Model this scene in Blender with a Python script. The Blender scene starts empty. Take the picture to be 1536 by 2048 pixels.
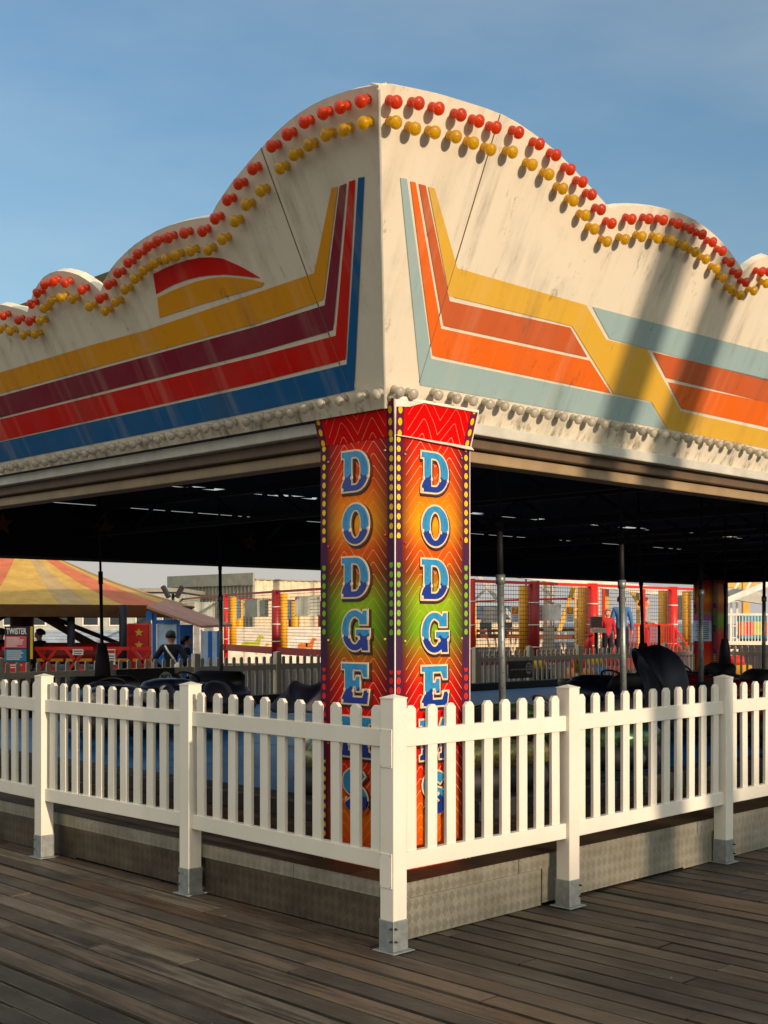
import bpy, bmesh, math, random
from mathutils import Vector, Matrix, Quaternion
R = random.Random(7)
C = bpy.context.scene.collection
rad = math.radians
# ------------------------------------------------------------------ camera, sky, sun, exposure
FPX, HZ, HC = 2480.0, 1243.0, 1.55          # focal length (photo px), horizon row, eye height
cam_d = bpy.data.cameras.new("camera"); cam = bpy.data.objects.new("camera", cam_d); C.objects.link(cam)
cam.location = (0, 0, HC); cam.rotation_euler = (rad(90), 0, 0)
cam_d.sensor_fit = 'AUTO'; cam_d.sensor_width = 36.0
cam_d.lens = 36.0 * FPX / 2048.0
cam_d.shift_y = (HZ - 1024.0) / 2048.0
cam_d.clip_start = 0.05; cam_d.clip_end = 9000
bpy.context.scene.camera = cam
SUN_AZ, SUN_EL = rad(42.8), rad(11.5)       # azimuth to the right of straight-behind-the-camera
sdir = Vector((math.sin(SUN_AZ) * math.cos(SUN_EL), -math.cos(SUN_AZ) * math.cos(SUN_EL), math.sin(SUN_EL)))
world = bpy.data.worlds.new("World"); bpy.context.scene.world = world; world.use_nodes = True
wn = world.node_tree.nodes; wl = world.node_tree.links
bg = wn["Background"]; sky = wn.new("ShaderNodeTexSky"); sky.sky_type = 'NISHITA'; sky.sun_disc = False
sky.sun_elevation = SUN_EL; sky.sun_rotation = math.atan2(sdir.x, sdir.y)
sky.altitude = 0; sky.air_density = 1.1; sky.dust_density = 2.6; sky.ozone_density = 2.6
tc = wn.new("ShaderNodeTexCoord"); mp = wn.new("ShaderNodeMapping"); mp.inputs['Scale'].default_value = (1.0, 1.6, 3.2)
mp.inputs['Rotation'].default_value = (0.2, 0.5, 0.4)
nz = wn.new("ShaderNodeTexNoise"); nz.inputs['Scale'].default_value = 1.9; nz.inputs['Detail'].default_value = 7; nz.inputs['Roughness'].default_value = .55
rp = wn.new("ShaderNodeValToRGB"); rp.color_ramp.elements[0].position = .36; rp.color_ramp.elements[1].position = .82
mm = wn.new("ShaderNodeMath"); mm.operation = 'MULTIPLY'; mm.inputs[1].default_value = .26
mxs = wn.new("ShaderNodeMix"); mxs.data_type = 'RGBA'; mxs.inputs['B'].default_value = (5.2, 4.7, 4.2, 1)
wl.new(tc.outputs['Generated'], mp.inputs['Vector']); wl.new(mp.outputs[0], nz.inputs['Vector']); wl.new(nz.outputs['Fac'], rp.inputs[0])
# unseen bright cloud added behind the viewpoint as fill light for the shaded faces
vd = wn.new("ShaderNodeVectorMath"); vd.operation = 'DOT_PRODUCT'; vd.inputs[1].default_value = Vector((-.60, -.55, .80)).normalized()
cr = wn.new("ShaderNodeValToRGB"); cr.color_ramp.elements[0].position = .15; cr.color_ramp.elements[1].position = .80
nd = wn.new("ShaderNodeVectorMath"); nd.operation = 'NORMALIZE'; wl.new(tc.outputs['Generated'], nd.inputs[0]); wl.new(nd.outputs[0], vd.inputs[0]); wl.new(vd.outputs['Value'], cr.inputs[0])
mx2 = wn.new("ShaderNodeMath"); mx2.operation = 'MAXIMUM'
wl.new(rp.outputs[0], mm.inputs[0]); wl.new(mm.outputs[0], mx2.inputs[0]); wl.new(cr.outputs[0], mx2.inputs[1]); wl.new(mx2.outputs[0], mxs.inputs['Factor']); wl.new(sky.outputs[0], mxs.inputs['A'])
sz = wn.new("ShaderNodeSeparateXYZ"); wl.new(nd.outputs[0], sz.inputs[0])
hr = wn.new("ShaderNodeValToRGB"); hr.color_ramp.elements[0].position = .0; hr.color_ramp.elements[0].color = (.9, .9, .9, 1); hr.color_ramp.elements[1].position = .24; hr.color_ramp.elements[1].color = (0, 0, 0, 1)
hm = wn.new("ShaderNodeMix"); hm.data_type = 'RGBA'; hm.inputs['B'].default_value = (3.35, 3.15, 3.05, 1)
wl.new(sz.outputs[2], hr.inputs[0]); wl.new(hr.outputs[0], hm.inputs['Factor']); tn = wn.new('ShaderNodeMix'); tn.data_type = 'RGBA'; tn.blend_type = 'MULTIPLY'; tn.inputs['Factor'].default_value = 1; tn.inputs['B'].default_value = (.96, 1.04, 1.02, 1)
wl.new(mxs.outputs['Result'], tn.inputs['A']); wl.new(tn.outputs['Result'], hm.inputs['A']); wl.new(hm.outputs['Result'], bg.inputs['Color']); bg.inputs['Strength'].default_value = 0.115
sun_d = bpy.data.lights.new("sun", 'SUN'); sun = bpy.data.objects.new("sun", sun_d); C.objects.link(sun)
sun_d.energy = 2.45; sun_d.angle = rad(0.6); sun_d.color = (1.0, .765, .54)
sun.rotation_euler = sdir.to_track_quat('Z', 'Y').to_euler()
vs = bpy.context.scene.view_settings
vs.view_transform = 'Standard'; vs.look = 'None'; vs.gamma = 1; vs.use_curve_mapping = False; vs.exposure = 0.68

# ------------------------------------------------------------------ helpers
def V(*a): return Vector(a)
def P(px, py, Y): return Vector(((px - 768) / FPX * Y, Y, HC - (py - HZ) / FPX * Y))   # photo pixel + distance -> point
def tag(o, label=None, cat=None, group=None, kind=None):
    if label: o['label'] = label
    if cat: o['category'] = cat
    if group: o['group'] = group
    if kind: o['kind'] = kind
    return o
def thing(name, label, cat, loc=(0, 0, 0), rz=0.0, group=None):
    o = bpy.data.objects.new(name, None); C.objects.link(o); o.location = loc; o.rotation_euler = (0, 0, rz)
    o.empty_display_size = .1
    return tag(o, label, cat, group)
class MB:
    def __init__(s): s.v = []; s.f = []; s.m = []; s.uv = []
    def face(s, pts, m=0, uv=None):
        i = len(s.v); s.v += [Vector(p) for p in pts]; s.f.append(list(range(i, i + len(pts)))); s.m.append(m)
        s.uv.append(uv if uv else [(0, 0)] * len(pts)); return s
    def hexa(s, b, t, m=0):
        for q in ((b[3], b[2], b[1], b[0]), tuple(t), (b[0], b[1], t[1], t[0]), (b[1], b[2], t[2], t[1]), (b[2], b[3], t[3], t[2]), (b[3], b[0], t[0], t[3])):
            q = [Vector(x) for x in q]; e1 = (q[1] - q[0]); e2 = (q[3] - q[0]); l1 = e1.length; l2 = e2.length
            s.face(q, m, [(0, 0), (l1, 0), (l1, l2), (0, l2)])
        return s
    def box(s, x0, x1, y0, y1, z0, z1, m=0):
        return s.hexa([V(x0, y0, z0), V(x1, y0, z0), V(x1, y1, z0), V(x0, y1, z0)], [V(x0, y0, z1), V(x1, y0, z1), V(x1, y1, z1), V(x0, y1, z1)], m)
    def bar(s, p, q, w, h=None, m=0, up=(0, 0, 1)):
        p = Vector(p); q = Vector(q); h = h or w; d = (q - p).normalized(); u = Vector(up)
        if abs(d.dot(u)) > .98: u = Vector((0, 1, 0))
        a = d.cross(u).normalized(); b = a.cross(d).normalized()
        k = [(-w / 2, -h / 2), (w / 2, -h / 2), (w / 2, h / 2), (-w / 2, h / 2)]
        return s.hexa([p + a * x + b * y for x, y in k], [q + a * x + b * y for x, y in k], m)
    def tube(s, path, r, n=10, m=0, cap=True):
        path = [Vector(p) for p in path]; rr = r if isinstance(r, (list, tuple)) else [r] * len(path); rings = []
        for i, p in enumerate(path):
            d = (path[min(i + 1, len(path) - 1)] - path[max(i - 1, 0)]).normalized()
            u = Vector((0, 0, 1)) if abs(d.z) < .95 else Vector((1, 0, 0)); a = d.cross(u).normalized(); b = a.cross(d)
            rings.append([p + (a * math.cos(2 * math.pi * k / n) + b * math.sin(2 * math.pi * k / n)) * rr[i] for k in range(n)])
        s.loft(rings, m, cap); return s
    def loft(s, rings, m=0, cap=True):
        i0 = len(s.v); n = len(rings[0])
        for r in rings: s.v += r
        for i in range(len(rings) - 1):
            for k in range(n):
                a = i0 + i * n + k; b = i0 + i * n + (k + 1) % n
                s.f.append([a, b, b + n, a + n]); s.m.append(m); s.uv.append([(k / n, i), ((k + 1) / n, i), ((k + 1) / n, i + 1), (k / n, i + 1)])
        if cap:
            s.f.append([i0 + k for k in range(n)][::-1]); s.m.append(m); s.uv.append([(0, 0)] * n)
            j = i0 + (len(rings) - 1) * n; s.f.append([j + k for k in range(n)]); s.m.append(m); s.uv.append([(0, 0)] * n)
    def lathe(s, prof, n=16, m=0, M=None, cap=True):
        rings = []
        for r, z in prof:
            ring = [Vector((r * math.cos(2 * math.pi * k / n), r * math.sin(2 * math.pi * k / n), z)) for k in range(n)]
            rings.append([M @ p for p in ring] if M else ring)
        s.loft(rings, m, cap); return s
    def ball(s, c, r, n=12, m=0, sc=(1, 1, 1)):
        c = Vector(c); rings = []
        for i in range(1, n // 2 + 0):
            t = math.pi * i / (n // 2); rings.append([c + Vector((r * sc[0] * math.sin(t) * math.cos(2 * math.pi * k / n), r * sc[1] * math.sin(t) * math.sin(2 * math.pi * k / n), -r * sc[2] * math.cos(t))) for k in range(n)])
        s.loft(rings, m); return s
    def build(s, name, mats, parent=None, org=None, smooth=False, bevel=0.0):
        me = bpy.data.meshes.new(name)
        vs_ = [p - Vector(org) for p in s.v] if org is not None else s.v
        me.from_pydata([tuple(p) for p in vs_], [], s.f)
        if not isinstance(mats, (list, tuple)): mats = [mats]
        for mt in mats: me.materials.append(mt)
        me.polygons.foreach_set('material_index', s.m)
        ul = me.uv_layers.new(name='UVMap'); flat = []
        for u in s.uv:
            for a in u: flat += [a[0], a[1]]
        ul.data.foreach_set('uv', flat)
        bm = bmesh.new(); bm.from_mesh(me); bmesh.ops.remove_doubles(bm, verts=bm.verts, dist=1e-6) if smooth or bevel else None
        bmesh.ops.recalc_face_normals(bm, faces=bm.faces); bm.to_mesh(me); bm.free()
        if smooth: me.polygons.foreach_set('use_smooth', [True] * len(me.polygons))
        o = bpy.data.objects.new(name, me); C.objects.link(o)
        if parent: o.parent = parent
        elif org is not None: o.location = org
        if bevel:
            b = o.modifiers.new('bevel', 'BEVEL'); b.width = bevel; b.segments = 2; b.limit_method = 'ANGLE'
        return o
def copy(o, parent=None, loc=None, rot=None):
    c = o.copy(); C.objects.link(c)
    if parent: c.parent = parent
    if loc is not None: c.location = loc
    if rot is not None: c.rotation_euler = rot
    return c

# ------------------------------------------------------------------ materials
def lin(c): return tuple(((x / 255) / 12.92 if x / 255 <= .04045 else ((x / 255 + .055) / 1.055) ** 2.4) for x in c)
class NT:
    def __init__(s, name):
        s.mat = bpy.data.materials.new(name); s.mat.use_nodes = True; s.t = s.mat.node_tree; s.b = s.t.nodes['Principled BSDF']
    def n(s, typ, **kw):
        x = s.t.nodes.new(typ)
        for k, v in kw.items(): setattr(x, k, v)
        return x
    def link(s, a, b): s.t.links.new(a, b)
    def math(s, op, a, b=None, c=None):
        x = s.n('ShaderNodeMath', operation=op)
        for i, q in enumerate((a, b, c)):
            if q is None: continue
            if isinstance(q, (int, float)): x.inputs[i].default_value = q
            else: s.link(q, x.inputs[i])
        return x.outputs[0]
    def mix(s, f, a, b, mode='MIX'):
        x = s.n('ShaderNodeMix', data_type='RGBA'); x.blend_type = mode
        for k, q in (('Factor', f), ('A', a), ('B', b)):
            i = [j for j in x.inputs if j.name == k and (j.type == ('VALUE' if k == 'Factor' else 'RGBA'))][0]
            if isinstance(q, (int, float)): i.default_value = q
            elif isinstance(q, tuple): i.default_value = (*q[:3], 1)
            else: s.link(q, i)
        return [o for o in x.outputs if o.type == 'RGBA'][0]
    def noise(s, vec, scale, detail=4, rough=.55, sc=(1, 1, 1)):
        m = s.n('ShaderNodeMapping'); m.inputs['Scale'].default_value = sc; s.link(vec, m.inputs['Vector'])
        x = s.n('ShaderNodeTexNoise'); x.inputs['Scale'].default_value = scale; x.inputs['Detail'].default_value = detail; x.inputs['Roughness'].default_value = rough
        s.link(m.outputs[0], x.inputs['Vector']); return x.outputs['Fac']
    def ramp(s, f, stops, interp='LINEAR'):
        x = s.n('ShaderNodeValToRGB'); e = x.color_ramp; e.interpolation = interp
        while len(e.elements) < len(stops): e.elements.new(.5)
        for el, (p, c) in zip(e.elements, stops): el.position = p; el.color = (*c[:3], 1) if not isinstance(c, (int, float)) else (c, c, c, 1)
        s.link(f, x.inputs[0]); return x.outputs[0]
    def uv(s): return s.n('ShaderNodeUVMap').outputs[0]
    def obj(s): return s.n('ShaderNodeTexCoord').outputs['Object']
    def sep(s, v):
        x = s.n('ShaderNodeSeparateXYZ'); s.link(v, x.inputs[0]); return x.outputs
    def bump(s, h, strength=.3, dist=.01):
        x = s.n('ShaderNodeBump'); x.inputs['Strength'].default_value = strength; x.inputs['Distance'].default_value = dist
        s.link(h, x.inputs['Height']); s.link(x.outputs[0], s.b.inputs['Normal'])
    def set(s, **kw):
        for k, v in kw.items():
            i = s.b.inputs[k.replace('_', ' ')]
            if isinstance(v, (int, float)): i.default_value = v
            elif isinstance(v, tuple): i.default_value = (*v[:3], 1)
            else: s.link(v, i)
        return s
def plain(name, col, rough=.5, metal=0.0, var=.12, scale=6.0, spec=.5, bump=0.0):
    t = NT(name); v = t.obj(); f = t.noise(v, scale, 5, .6)
    g = t.ramp(f, [(.3, tuple(c * (1 - var) for c in col)), (.7, tuple(min(1, c * (1 + var)) for c in col))])
    t.set(Base_Color=g, Roughness=rough, Metallic=metal); t.b.inputs['Specular IOR Level'].default_value = spec
    if bump: t.bump(f, bump, .01)
    return t.mat
def paint(name, col, grime=.6, rough=.42):
    """weathered sign paint; uv in metres, v up the board"""
    t = NT(name); uv = t.uv()
    s1 = t.noise(uv, 1.0, 6, .66, (7, .8, 1)); s2 = t.noise(uv, 1.3, 6, .62); s3 = t.noise(uv, 26, 3, .6, (1, .25, 1))
    streak = t.math('MULTIPLY', t.ramp(s1, [(.47, 0.0), (.67, 1.0)]), t.ramp(s2, [(.42, 0.0), (.62, 1.0)]))
    fade = t.mix(t.math('MULTIPLY', t.ramp(s2, [(.35, 0.0), (.7, 1.0)]), .22 * grime), col, tuple(.55 * c + .30 * k for c, k in zip(col, (.72, .66, .55))))
    g1 = t.mix(t.math('MULTIPLY', streak, .85 * grime), fade, tuple(.34 * c + .05 * k for c, k in zip(col, (1, .95, .7))))
    pale = t.ramp(t.noise(uv, 1.0, 4, .6, (5, .22, 1)), [(.52, 0.0), (.70, 1.0)])
    g1 = t.mix(t.math('MULTIPLY', t.math('MULTIPLY', pale, s3), .55 * grime), g1, lin((214, 196, 168)))
    mould = t.ramp(t.noise(uv, 7, 8, .75, (1.4, .6, 1)), [(.59, 0.0), (.72, 1.0)])
    g2 = t.mix(t.math('MULTIPLY', mould, .75 * grime), g1, (.055, .055, .028))
    low = t.math('MULTIPLY', t.ramp(t.sep(uv)[1], [(.02, 1.0), (.13, 0.0)]), t.ramp(t.noise(uv, 4, 8, .75, (2.2, 1, 1)), [(.50, 0.0), (.62, 1.0)]))
    g2 = t.mix(t.math('MULTIPLY', low, .75), g2, (.06, .055, .03))
    chips = t.ramp(t.noise(uv, 60, 2, .5), [(.73, 0.0), (.77, 1.0)])
    g3 = t.mix(t.math('MULTIPLY', chips, .35 * grime), g2, (.12, .09, .06))
    t.set(Base_Color=g3, Roughness=t.math('ADD', t.math('MULTIPLY', s2, .25), rough - .1)); t.b.inputs['Specular IOR Level'].default_value = .14
    t.bump(t.math('ADD', s2, t.math('MULTIPLY', s3, .25)), .12, .01)
    return t.mat
CREAM = lin((226, 217, 198))
M = {}
M['fascia'] = paint('fascia_cream', CREAM, 1.0)
for k, c in dict(amber=(222, 150, 14), maroon=(128, 26, 52), red=(204, 14, 8), blue=(8, 92, 150), orange=(228, 104, 22), burnt=(196, 92, 46), yellow=(218, 172, 62), pale=(152, 178, 182)).items():
    M[k] = paint('stripe_' + k, lin(c), .75, .36)
M['ink'] = plain('black_ink', lin((30, 24, 18)), .6); M['seam'] = plain('joint_grey', lin((112, 100, 84)), .6)
M['trim'] = plain('cornice_grey', lin((188, 186, 176)), .5, 0, .15)
M['cornice'] = plain('cornice_brown', lin((96, 78, 58)), .55, 0, .25, 4)
M['cornice_tan'] = plain('cornice_tan', lin((150, 128, 96)), .5, 0, .2, 4)
M['black'] = plain('matt_black', (.006, .006, .009), .7)
M['ceiling'] = plain('ceiling_dark', (.006, .007, .011), .9, 0, .3)
M['darksteel'] = plain('dark_steel', (.02, .02, .026), .55, .3)
M['rubber'] = plain('black_rubber', (.012, .012, .014), .6)
M['galv'] = plain('galvanised_steel', lin((150, 156, 156)), .45, .55, .22, 22)
M['alu'] = plain('aluminium', lin((168, 164, 140)), .42, .5, .15, 14)
def pvc():
    t = NT('white_pvc'); v = t.obj(); f = t.noise(v, 3, 4, .6); d = t.ramp(t.noise(v, 14, 6, .7, (1, 1, .4)), [(.66, 0.0), (.8, 1.0)])
    base = t.ramp(f, [(.3, lin((220, 214, 200))), (.7, lin((229, 224, 212)))])
    rnd = t.n('ShaderNodeObjectInfo').outputs['Random']; base = t.mix(t.math('MULTIPLY', rnd, .16), base, lin((202, 196, 178)))
    sc = t.ramp(t.noise(v, 40, 3, .6, (1, 1, .3)), [(.70, 0.0), (.78, 1.0)])
    t.set(Base_Color=t.mix(t.math('MAXIMUM', t.math('MULTIPLY', d, .34), t.math('MULTIPLY', sc, .3)), base, (.26, .22, .15)), Roughness=.42); return t.mat
M['pvc'] = pvc()
M['pvc_rear'] = plain('old_white_pvc', lin((226, 212, 186)), .5, 0, .12)
def bulbmat(name, col, tr=.45, tcol=None):
    t = NT(name); v = t.obj(); f = t.noise(v, 30, 3, .5)
    x = t.n('ShaderNodeTexWave', wave_type='RINGS', rings_direction='Z'); x.inputs['Scale'].default_value = 70; t.link(v, x.inputs['Vector'])
    rnd = t.n('ShaderNodeObjectInfo').outputs['Random']
    c0 = t.ramp(f, [(.35, tuple(c * .7 for c in col)), (.65, col)]); c0 = t.mix(t.math('MULTIPLY', t.math('POWER', rnd, 2.0), .45), c0, tuple(c * .45 + .04 for c in col))
    t.set(Base_Color=c0, Roughness=.16, Coat_Weight=1.0)
    t.bump(x.outputs['Fac'], .35, .003)
    tr_ = t.n('ShaderNodeBsdfTranslucent'); tr_.inputs['Color'].default_value = (*(tcol or col), 1)
    mx = t.n('ShaderNodeMixShader'); mx.inputs[0].default_value = tr
    out = [n for n in t.t.nodes if n.type == 'OUTPUT_MATERIAL'][0]
    t.link(t.b.outputs[0], mx.inputs[1]); t.link(tr_.outputs[0], mx.inputs[2]); t.link(mx.outputs[0], out.inputs[0])
    return t.mat
M['bulb_red'] = bulbmat('red_lamp_plastic', lin((232, 78, 14)), .5, lin((255, 120, 16))); M['bulb_amber'] = bulbmat('amber_lamp_plastic', lin((236, 186, 8)), .5, lin((250, 220, 20)))
M['bulb_clear'] = bulbmat('clear_lamp_plastic', lin((226, 220, 204)), .4)
def tread(name, base, dark, rough=.42, metal=.75):
    t = NT(name); uv = t.sep(t.uv()); c = .052
    p = t.math('DIVIDE', t.math('ADD', uv[0], t.math('MULTIPLY', uv[1], .8)), c); q = t.math('DIVIDE', t.math('SUBTRACT', uv[0], t.math('MULTIPLY', uv[1], .8)), c)
    chk = t.math('FLOORED_MODULO', t.math('ADD', t.math('FLOOR', p), t.math('FLOOR', q)), 2.0)
    def bars(a, b):
        w = t.math('PINGPONG', t.math('MULTIPLY', t.math('FRACT', a), 5.0), .5)
        e = t.math('LESS_THAN', t.math('ABSOLUTE', t.math('SUBTRACT', t.math('FRACT', b), .5)), .42)
        return t.math('MULTIPLY', t.math('SMOOTH_MIN', w, .38, .1), e)
    h = t.math('ADD', t.math('MULTIPLY', bars(p, q), chk), t.math('MULTIPLY', bars(q, p), t.math('SUBTRACT', 1.0, chk)))
    n1 = t.noise(t.uv(), 3, 5, .65); n2 = t.noise(t.uv(), 1.6, 6, .7, (1, 2, 1))
    col = t.mix(t.ramp(n1, [(.35, 0.0), (.7, 1.0)]), base, dark)
    col = t.mix(t.math('MULTIPLY', h, .62), col, tuple(x * .38 for x in dark)); col = t.mix(t.math('MULTIPLY', chk, .22), col, tuple(x * .6 for x in dark))
    col = t.mix(t.math('MULTIPLY', t.ramp(n2, [(.56, 0.0), (.72, 1.0)]), .45), col, (.10, .062, .03))
    t.set(Base_Color=col, Roughness=t.math('ADD', t.math('MULTIPLY', n1, .25), rough - .1), Metallic=metal)
    t.bump(h, .6, .003); return t.mat
M['tread'] = tread('tread_plate', lin((178, 174, 158)), lin((132, 126, 110)), .42, .5)
M['tread_dirt_shade'] = tread('tread_plate_dirt_shade', lin((124, 114, 98)), lin((78, 70, 60)), .5, .9)  # darker copy for the left skirting: shade put into the colour, plus brown dirt
M['tread_top'] = tread('tread_plate_worn', lin((96, 78, 56)), lin((56, 44, 34)), .55, .35)
M['floor_blue'] = plain('ride_floor_blue', lin((10, 96, 160)), .4, .0, .25, 2.2)
def wood():
    t = NT('weathered_decking'); uv = t.uv(); a = t.n('ShaderNodeAttribute', attribute_name='board').outputs['Fac']
    vec = t.n('ShaderNodeCombineXYZ'); s = t.sep(uv); t.link(s[0], vec.inputs[0]); t.link(s[1], vec.inputs[1]); t.link(t.math('MULTIPLY', a, 40.0), vec.inputs[2])
    g = t.noise(vec.outputs[0], 1.0, 7, .70, (1.6, 30, 1)); g2 = t.noise(vec.outputs[0], 2.4, 5, .6, (1, 3.5, 1)); g3 = t.noise(vec.outputs[0], 9, 6, .7, (1, 2.0, 1))
    base = t.ramp(a, [(0.0, lin((16, 17, 20))), (.25, lin((44, 38, 32))), (.5, lin((38, 29, 22))), (.66, lin((84, 58, 36))), (1.0, lin((108, 98, 84)))])
    vb0 = t.math('PINGPONG', t.math('FRACT', t.math('DIVIDE', t.math('ADD', s[1], .75), .138)), .5)
    c1 = t.mix(t.math('MULTIPLY', t.ramp(g, [(.42, 1.0), (.56, 0.0)]), .82), base, lin((16, 14, 13)))
    worn = t.math('MULTIPLY', t.ramp(vb0, [(.06, 1.0), (.16, 0.0)]), t.ramp(t.noise(uv, 5, 5, .7, (.8, 3, 1)), [(.42, 0.0), (.66, .7)])); c1 = t.mix(worn, c1, lin((124, 114, 98)))
    c2 = t.mix(t.math('MULTIPLY', t.ramp(g2, [(.45, 0.0), (.75, 1.0)]), .5), c1, lin((96, 90, 80)))
    c3 = t.mix(t.math('MULTIPLY', t.ramp(g3, [(.60, 0.0), (.72, 1.0)]), .55), c2, lin((26, 22, 20)))
    big = t.noise(uv, .55, 4, .6); c3 = t.mix(t.ramp(big, [(.40, 0.0), (.66, .75)]), c3, t.mix(.5, c3, lin((120, 108, 92))))
    big2 = t.noise(uv, 1.1, 5, .65, (1, 1.6, 1)); c3 = t.mix(t.ramp(big2, [(.50, 0.0), (.70, .8)]), c3, lin((20, 20, 22)))
    vb = t.math('FRACT', t.math('DIVIDE', t.math('ADD', s[1], .75), .138)); du = t.math('SUBTRACT', t.math('FRACT', t.math('DIVIDE', s[0], .61)), .5)
    dv = t.math('SUBTRACT', t.math('PINGPONG', vb, .5), .24)
    nd = t.math('ADD', t.math('MULTIPLY', t.math('MULTIPLY', du, du), .61 * .61), t.math('MULTIPLY', t.math('MULTIPLY', dv, dv), .138 * .138))
    c3 = t.mix(t.math('MULTIPLY', t.math('LESS_THAN', nd, .0055 ** 2), .8), c3, (.004, .004, .005))
    spk = t.ramp(t.noise(uv, 22, 2, .5), [(.765, 0.0), (.775, 1.0)]); c3 = t.mix(t.math('MULTIPLY', spk, .6), c3, (.45, .45, .42))
    t.set(Base_Color=c3, Roughness=t.math('ADD', t.math('MULTIPLY', g2, .3), .45)); t.bump(t.math('ADD', g, t.math('MULTIPLY', g3, .5)), .9, .008)
    return t.mat
M['wood'] = wood()
def printed():
    """printed fairground wrap: u 0..1 across a face, v = height in metres"""
    t = NT('printed_wrap'); s = t.sep(t.uv()); u, z = s[0], s[1]
    fz = t.math('DIVIDE', t.math('SUBTRACT', z, .28), 2.42)
    st = [(.28, (206, 60, 6)), (.55, (214, 100, 6)), (.75, (208, 48, 6)), (.98, (206, 8, 8)), (1.22, (214, 20, 8)), (1.37, (170, 96, 10)), (1.50, (110, 164, 18)), (1.66, (140, 170, 22)), (1.80, (170, 84, 10)), (1.92, (222, 84, 6)), (2.06, (252, 158, 10)), (2.28, (230, 84, 8)), (2.42, (224, 44, 10)), (2.52, (212, 8, 8)), (2.70, (208, 6, 6))]
    col = t.ramp(fz, [((a - .28) / 2.42, lin(c)) for a, c in st])
    edge = t.ramp(t.math('ABSOLUTE', t.math('SUBTRACT', u, .5)), [(.20, 0.0), (.40, 1.0)])
    below = t.math('LESS_THAN', z, 2.505)
    col = t.mix(t.math('MULTIPLY', t.math('MULTIPLY', edge, .80), below), col, lin((50, 6, 22)))
    d = t.math('MULTIPLY', t.math('MINIMUM', t.math('ABSOLUTE', t.math('SUBTRACT', u, .33)), t.math('ABSOLUTE', t.math('SUBTRACT', u, .72))), .565)
    d = t.math('SMOOTH_MAX', d, .006, .008)
    tt = t.math('FRACT', t.math('DIVIDE', t.math('ADD', z, t.math('MULTIPLY', d, 1.15)), .062))
    ln = t.math('LESS_THAN', tt, .065)
    inn = t.math('LESS_THAN', t.math('ABSOLUTE', t.math('SUBTRACT', u, .515)), .375)
    nb = t.math('MULTIPLY', t.math('MULTIPLY', ln, inn), t.math('ADD', t.math('MULTIPLY', t.math('SINE', t.math('MULTIPLY', z, 11.2)), .22), .42))
    col = t.mix(nb, col, lin((255, 214, 160)))
    # dark margin strip with printed lamps
    strip = t.math('GREATER_THAN', t.math('ABSOLUTE', t.math('SUBTRACT', u, .5)), .405)
    col = t.mix(t.math('MULTIPLY', strip, .85), col, lin((62, 34, 74)))
    du = t.math('MULTIPLY', t.math('SUBTRACT', t.math('ABSOLUTE', t.math('SUBTRACT', u, .5)), .452), .565 / .0155)
    dz = t.math('DIVIDE', t.math('SUBTRACT', t.math('FRACT', t.math('DIVIDE', z, .049)), .5), .38)
    r2 = t.math('ADD', t.math('MULTIPLY', du, du), t.math('MULTIPLY', dz, dz))
    dot = t.math('LESS_THAN', r2, 1.0); core = t.math('LESS_THAN', r2, .72)
    kcol = t.ramp(fz, [((a - .28) / 2.42, lin(c)) for a, c in [(.28, (236, 190, 30)), (.86, (236, 32, 26)), (1.40, (120, 176, 40)), (1.88, (244, 190, 36))]], 'CONSTANT')
    kon = t.ramp(fz, [((a - .28) / 2.42, c) for a, c in [(.28, 1.0), (.80, 0.0), (.92, 1.0), (1.30, 0.0), (1.48, 1.0), (1.84, 0.0), (1.97, 1.0)]], 'CONSTANT')
    rim = t.mix(t.math('SUBTRACT', 1.0, core), kcol, lin((90, 62, 30)))
    col = t.mix(t.math('MULTIPLY', dot, kon), col, rim)
    n1 = t.noise(t.uv(), 5, 5, .6)
    t.set(Base_Color=col, Roughness=t.math('ADD', t.math('MULTIPLY', n1, .15), 0.36)); t.b.inputs['Specular IOR Level'].default_value = .10; return t.mat
M['print'] = printed()
def letter_blue():
    t = NT('letter_two_tone_blue'); s = t.sep(t.uv())
    w = t.math('MULTIPLY', t.math('ABSOLUTE', t.math('SINE', t.math('MULTIPLY', s[0], 9.4))), .09)
    f = t.math('LESS_THAN', s[1], t.math('SUBTRACT', .44, w))
    n1 = t.noise(t.uv(), 6, 3)
    up = t.mix(t.ramp(n1, [(.3, 0.0), (.7, 1.0)]), lin((30, 126, 186)), lin((48, 146, 196)))
    t.set(Base_Color=t.mix(f, up, lin((8, 48, 140))), Roughness=.3); return t.mat
M['lblue'] = letter_blue()
M['lcream'] = plain('letter_cream', lin((236, 206, 166)), .35, 0, .08, 20)
M['lbronze'] = plain('letter_bronze', lin((96, 46, 22)), .4, 0, .5, 30)
M['ldark'] = plain('letter_ink', lin((38, 12, 14)), .5)
def stain(name, col, rough=.6, v=.2): return plain(name, lin(col), rough, 0, v, 3)
M['white'] = stain('white_paint', (226, 222, 212)); M['redp'] = stain('red_steel', (214, 30, 16), .4); M['redd'] = stain('deep_red_steel', (150, 18, 20), .45)
M['yellowpad'] = stain('yellow_pad', (240, 172, 12), .5, .12); M['yellowst'] = stain('yellow_steel', (232, 178, 70), .5)
M['navy'] = stain('navy_cloth', (14, 18, 34), .85); M['tarp'] = stain('navy_tarpaulin', (9, 13, 36), .6); M['skin'] = stain('skin', (214, 158, 126), .55, .06)
M['hairdark'] = stain('dark_hair', (26, 18, 16), .6); M['hairred'] = stain('auburn_hair', (140, 52, 22), .6); M['hairblond'] = stain('blond_hair', (206, 164, 100), .6)
M['denim'] = stain('denim_blue', (70, 120, 176), .8); M['redknit'] = stain('red_knit', (180, 34, 40), .85, .35); M['greycoat'] = stain('grey_coat', (160, 152, 146), .8, .3)
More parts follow.
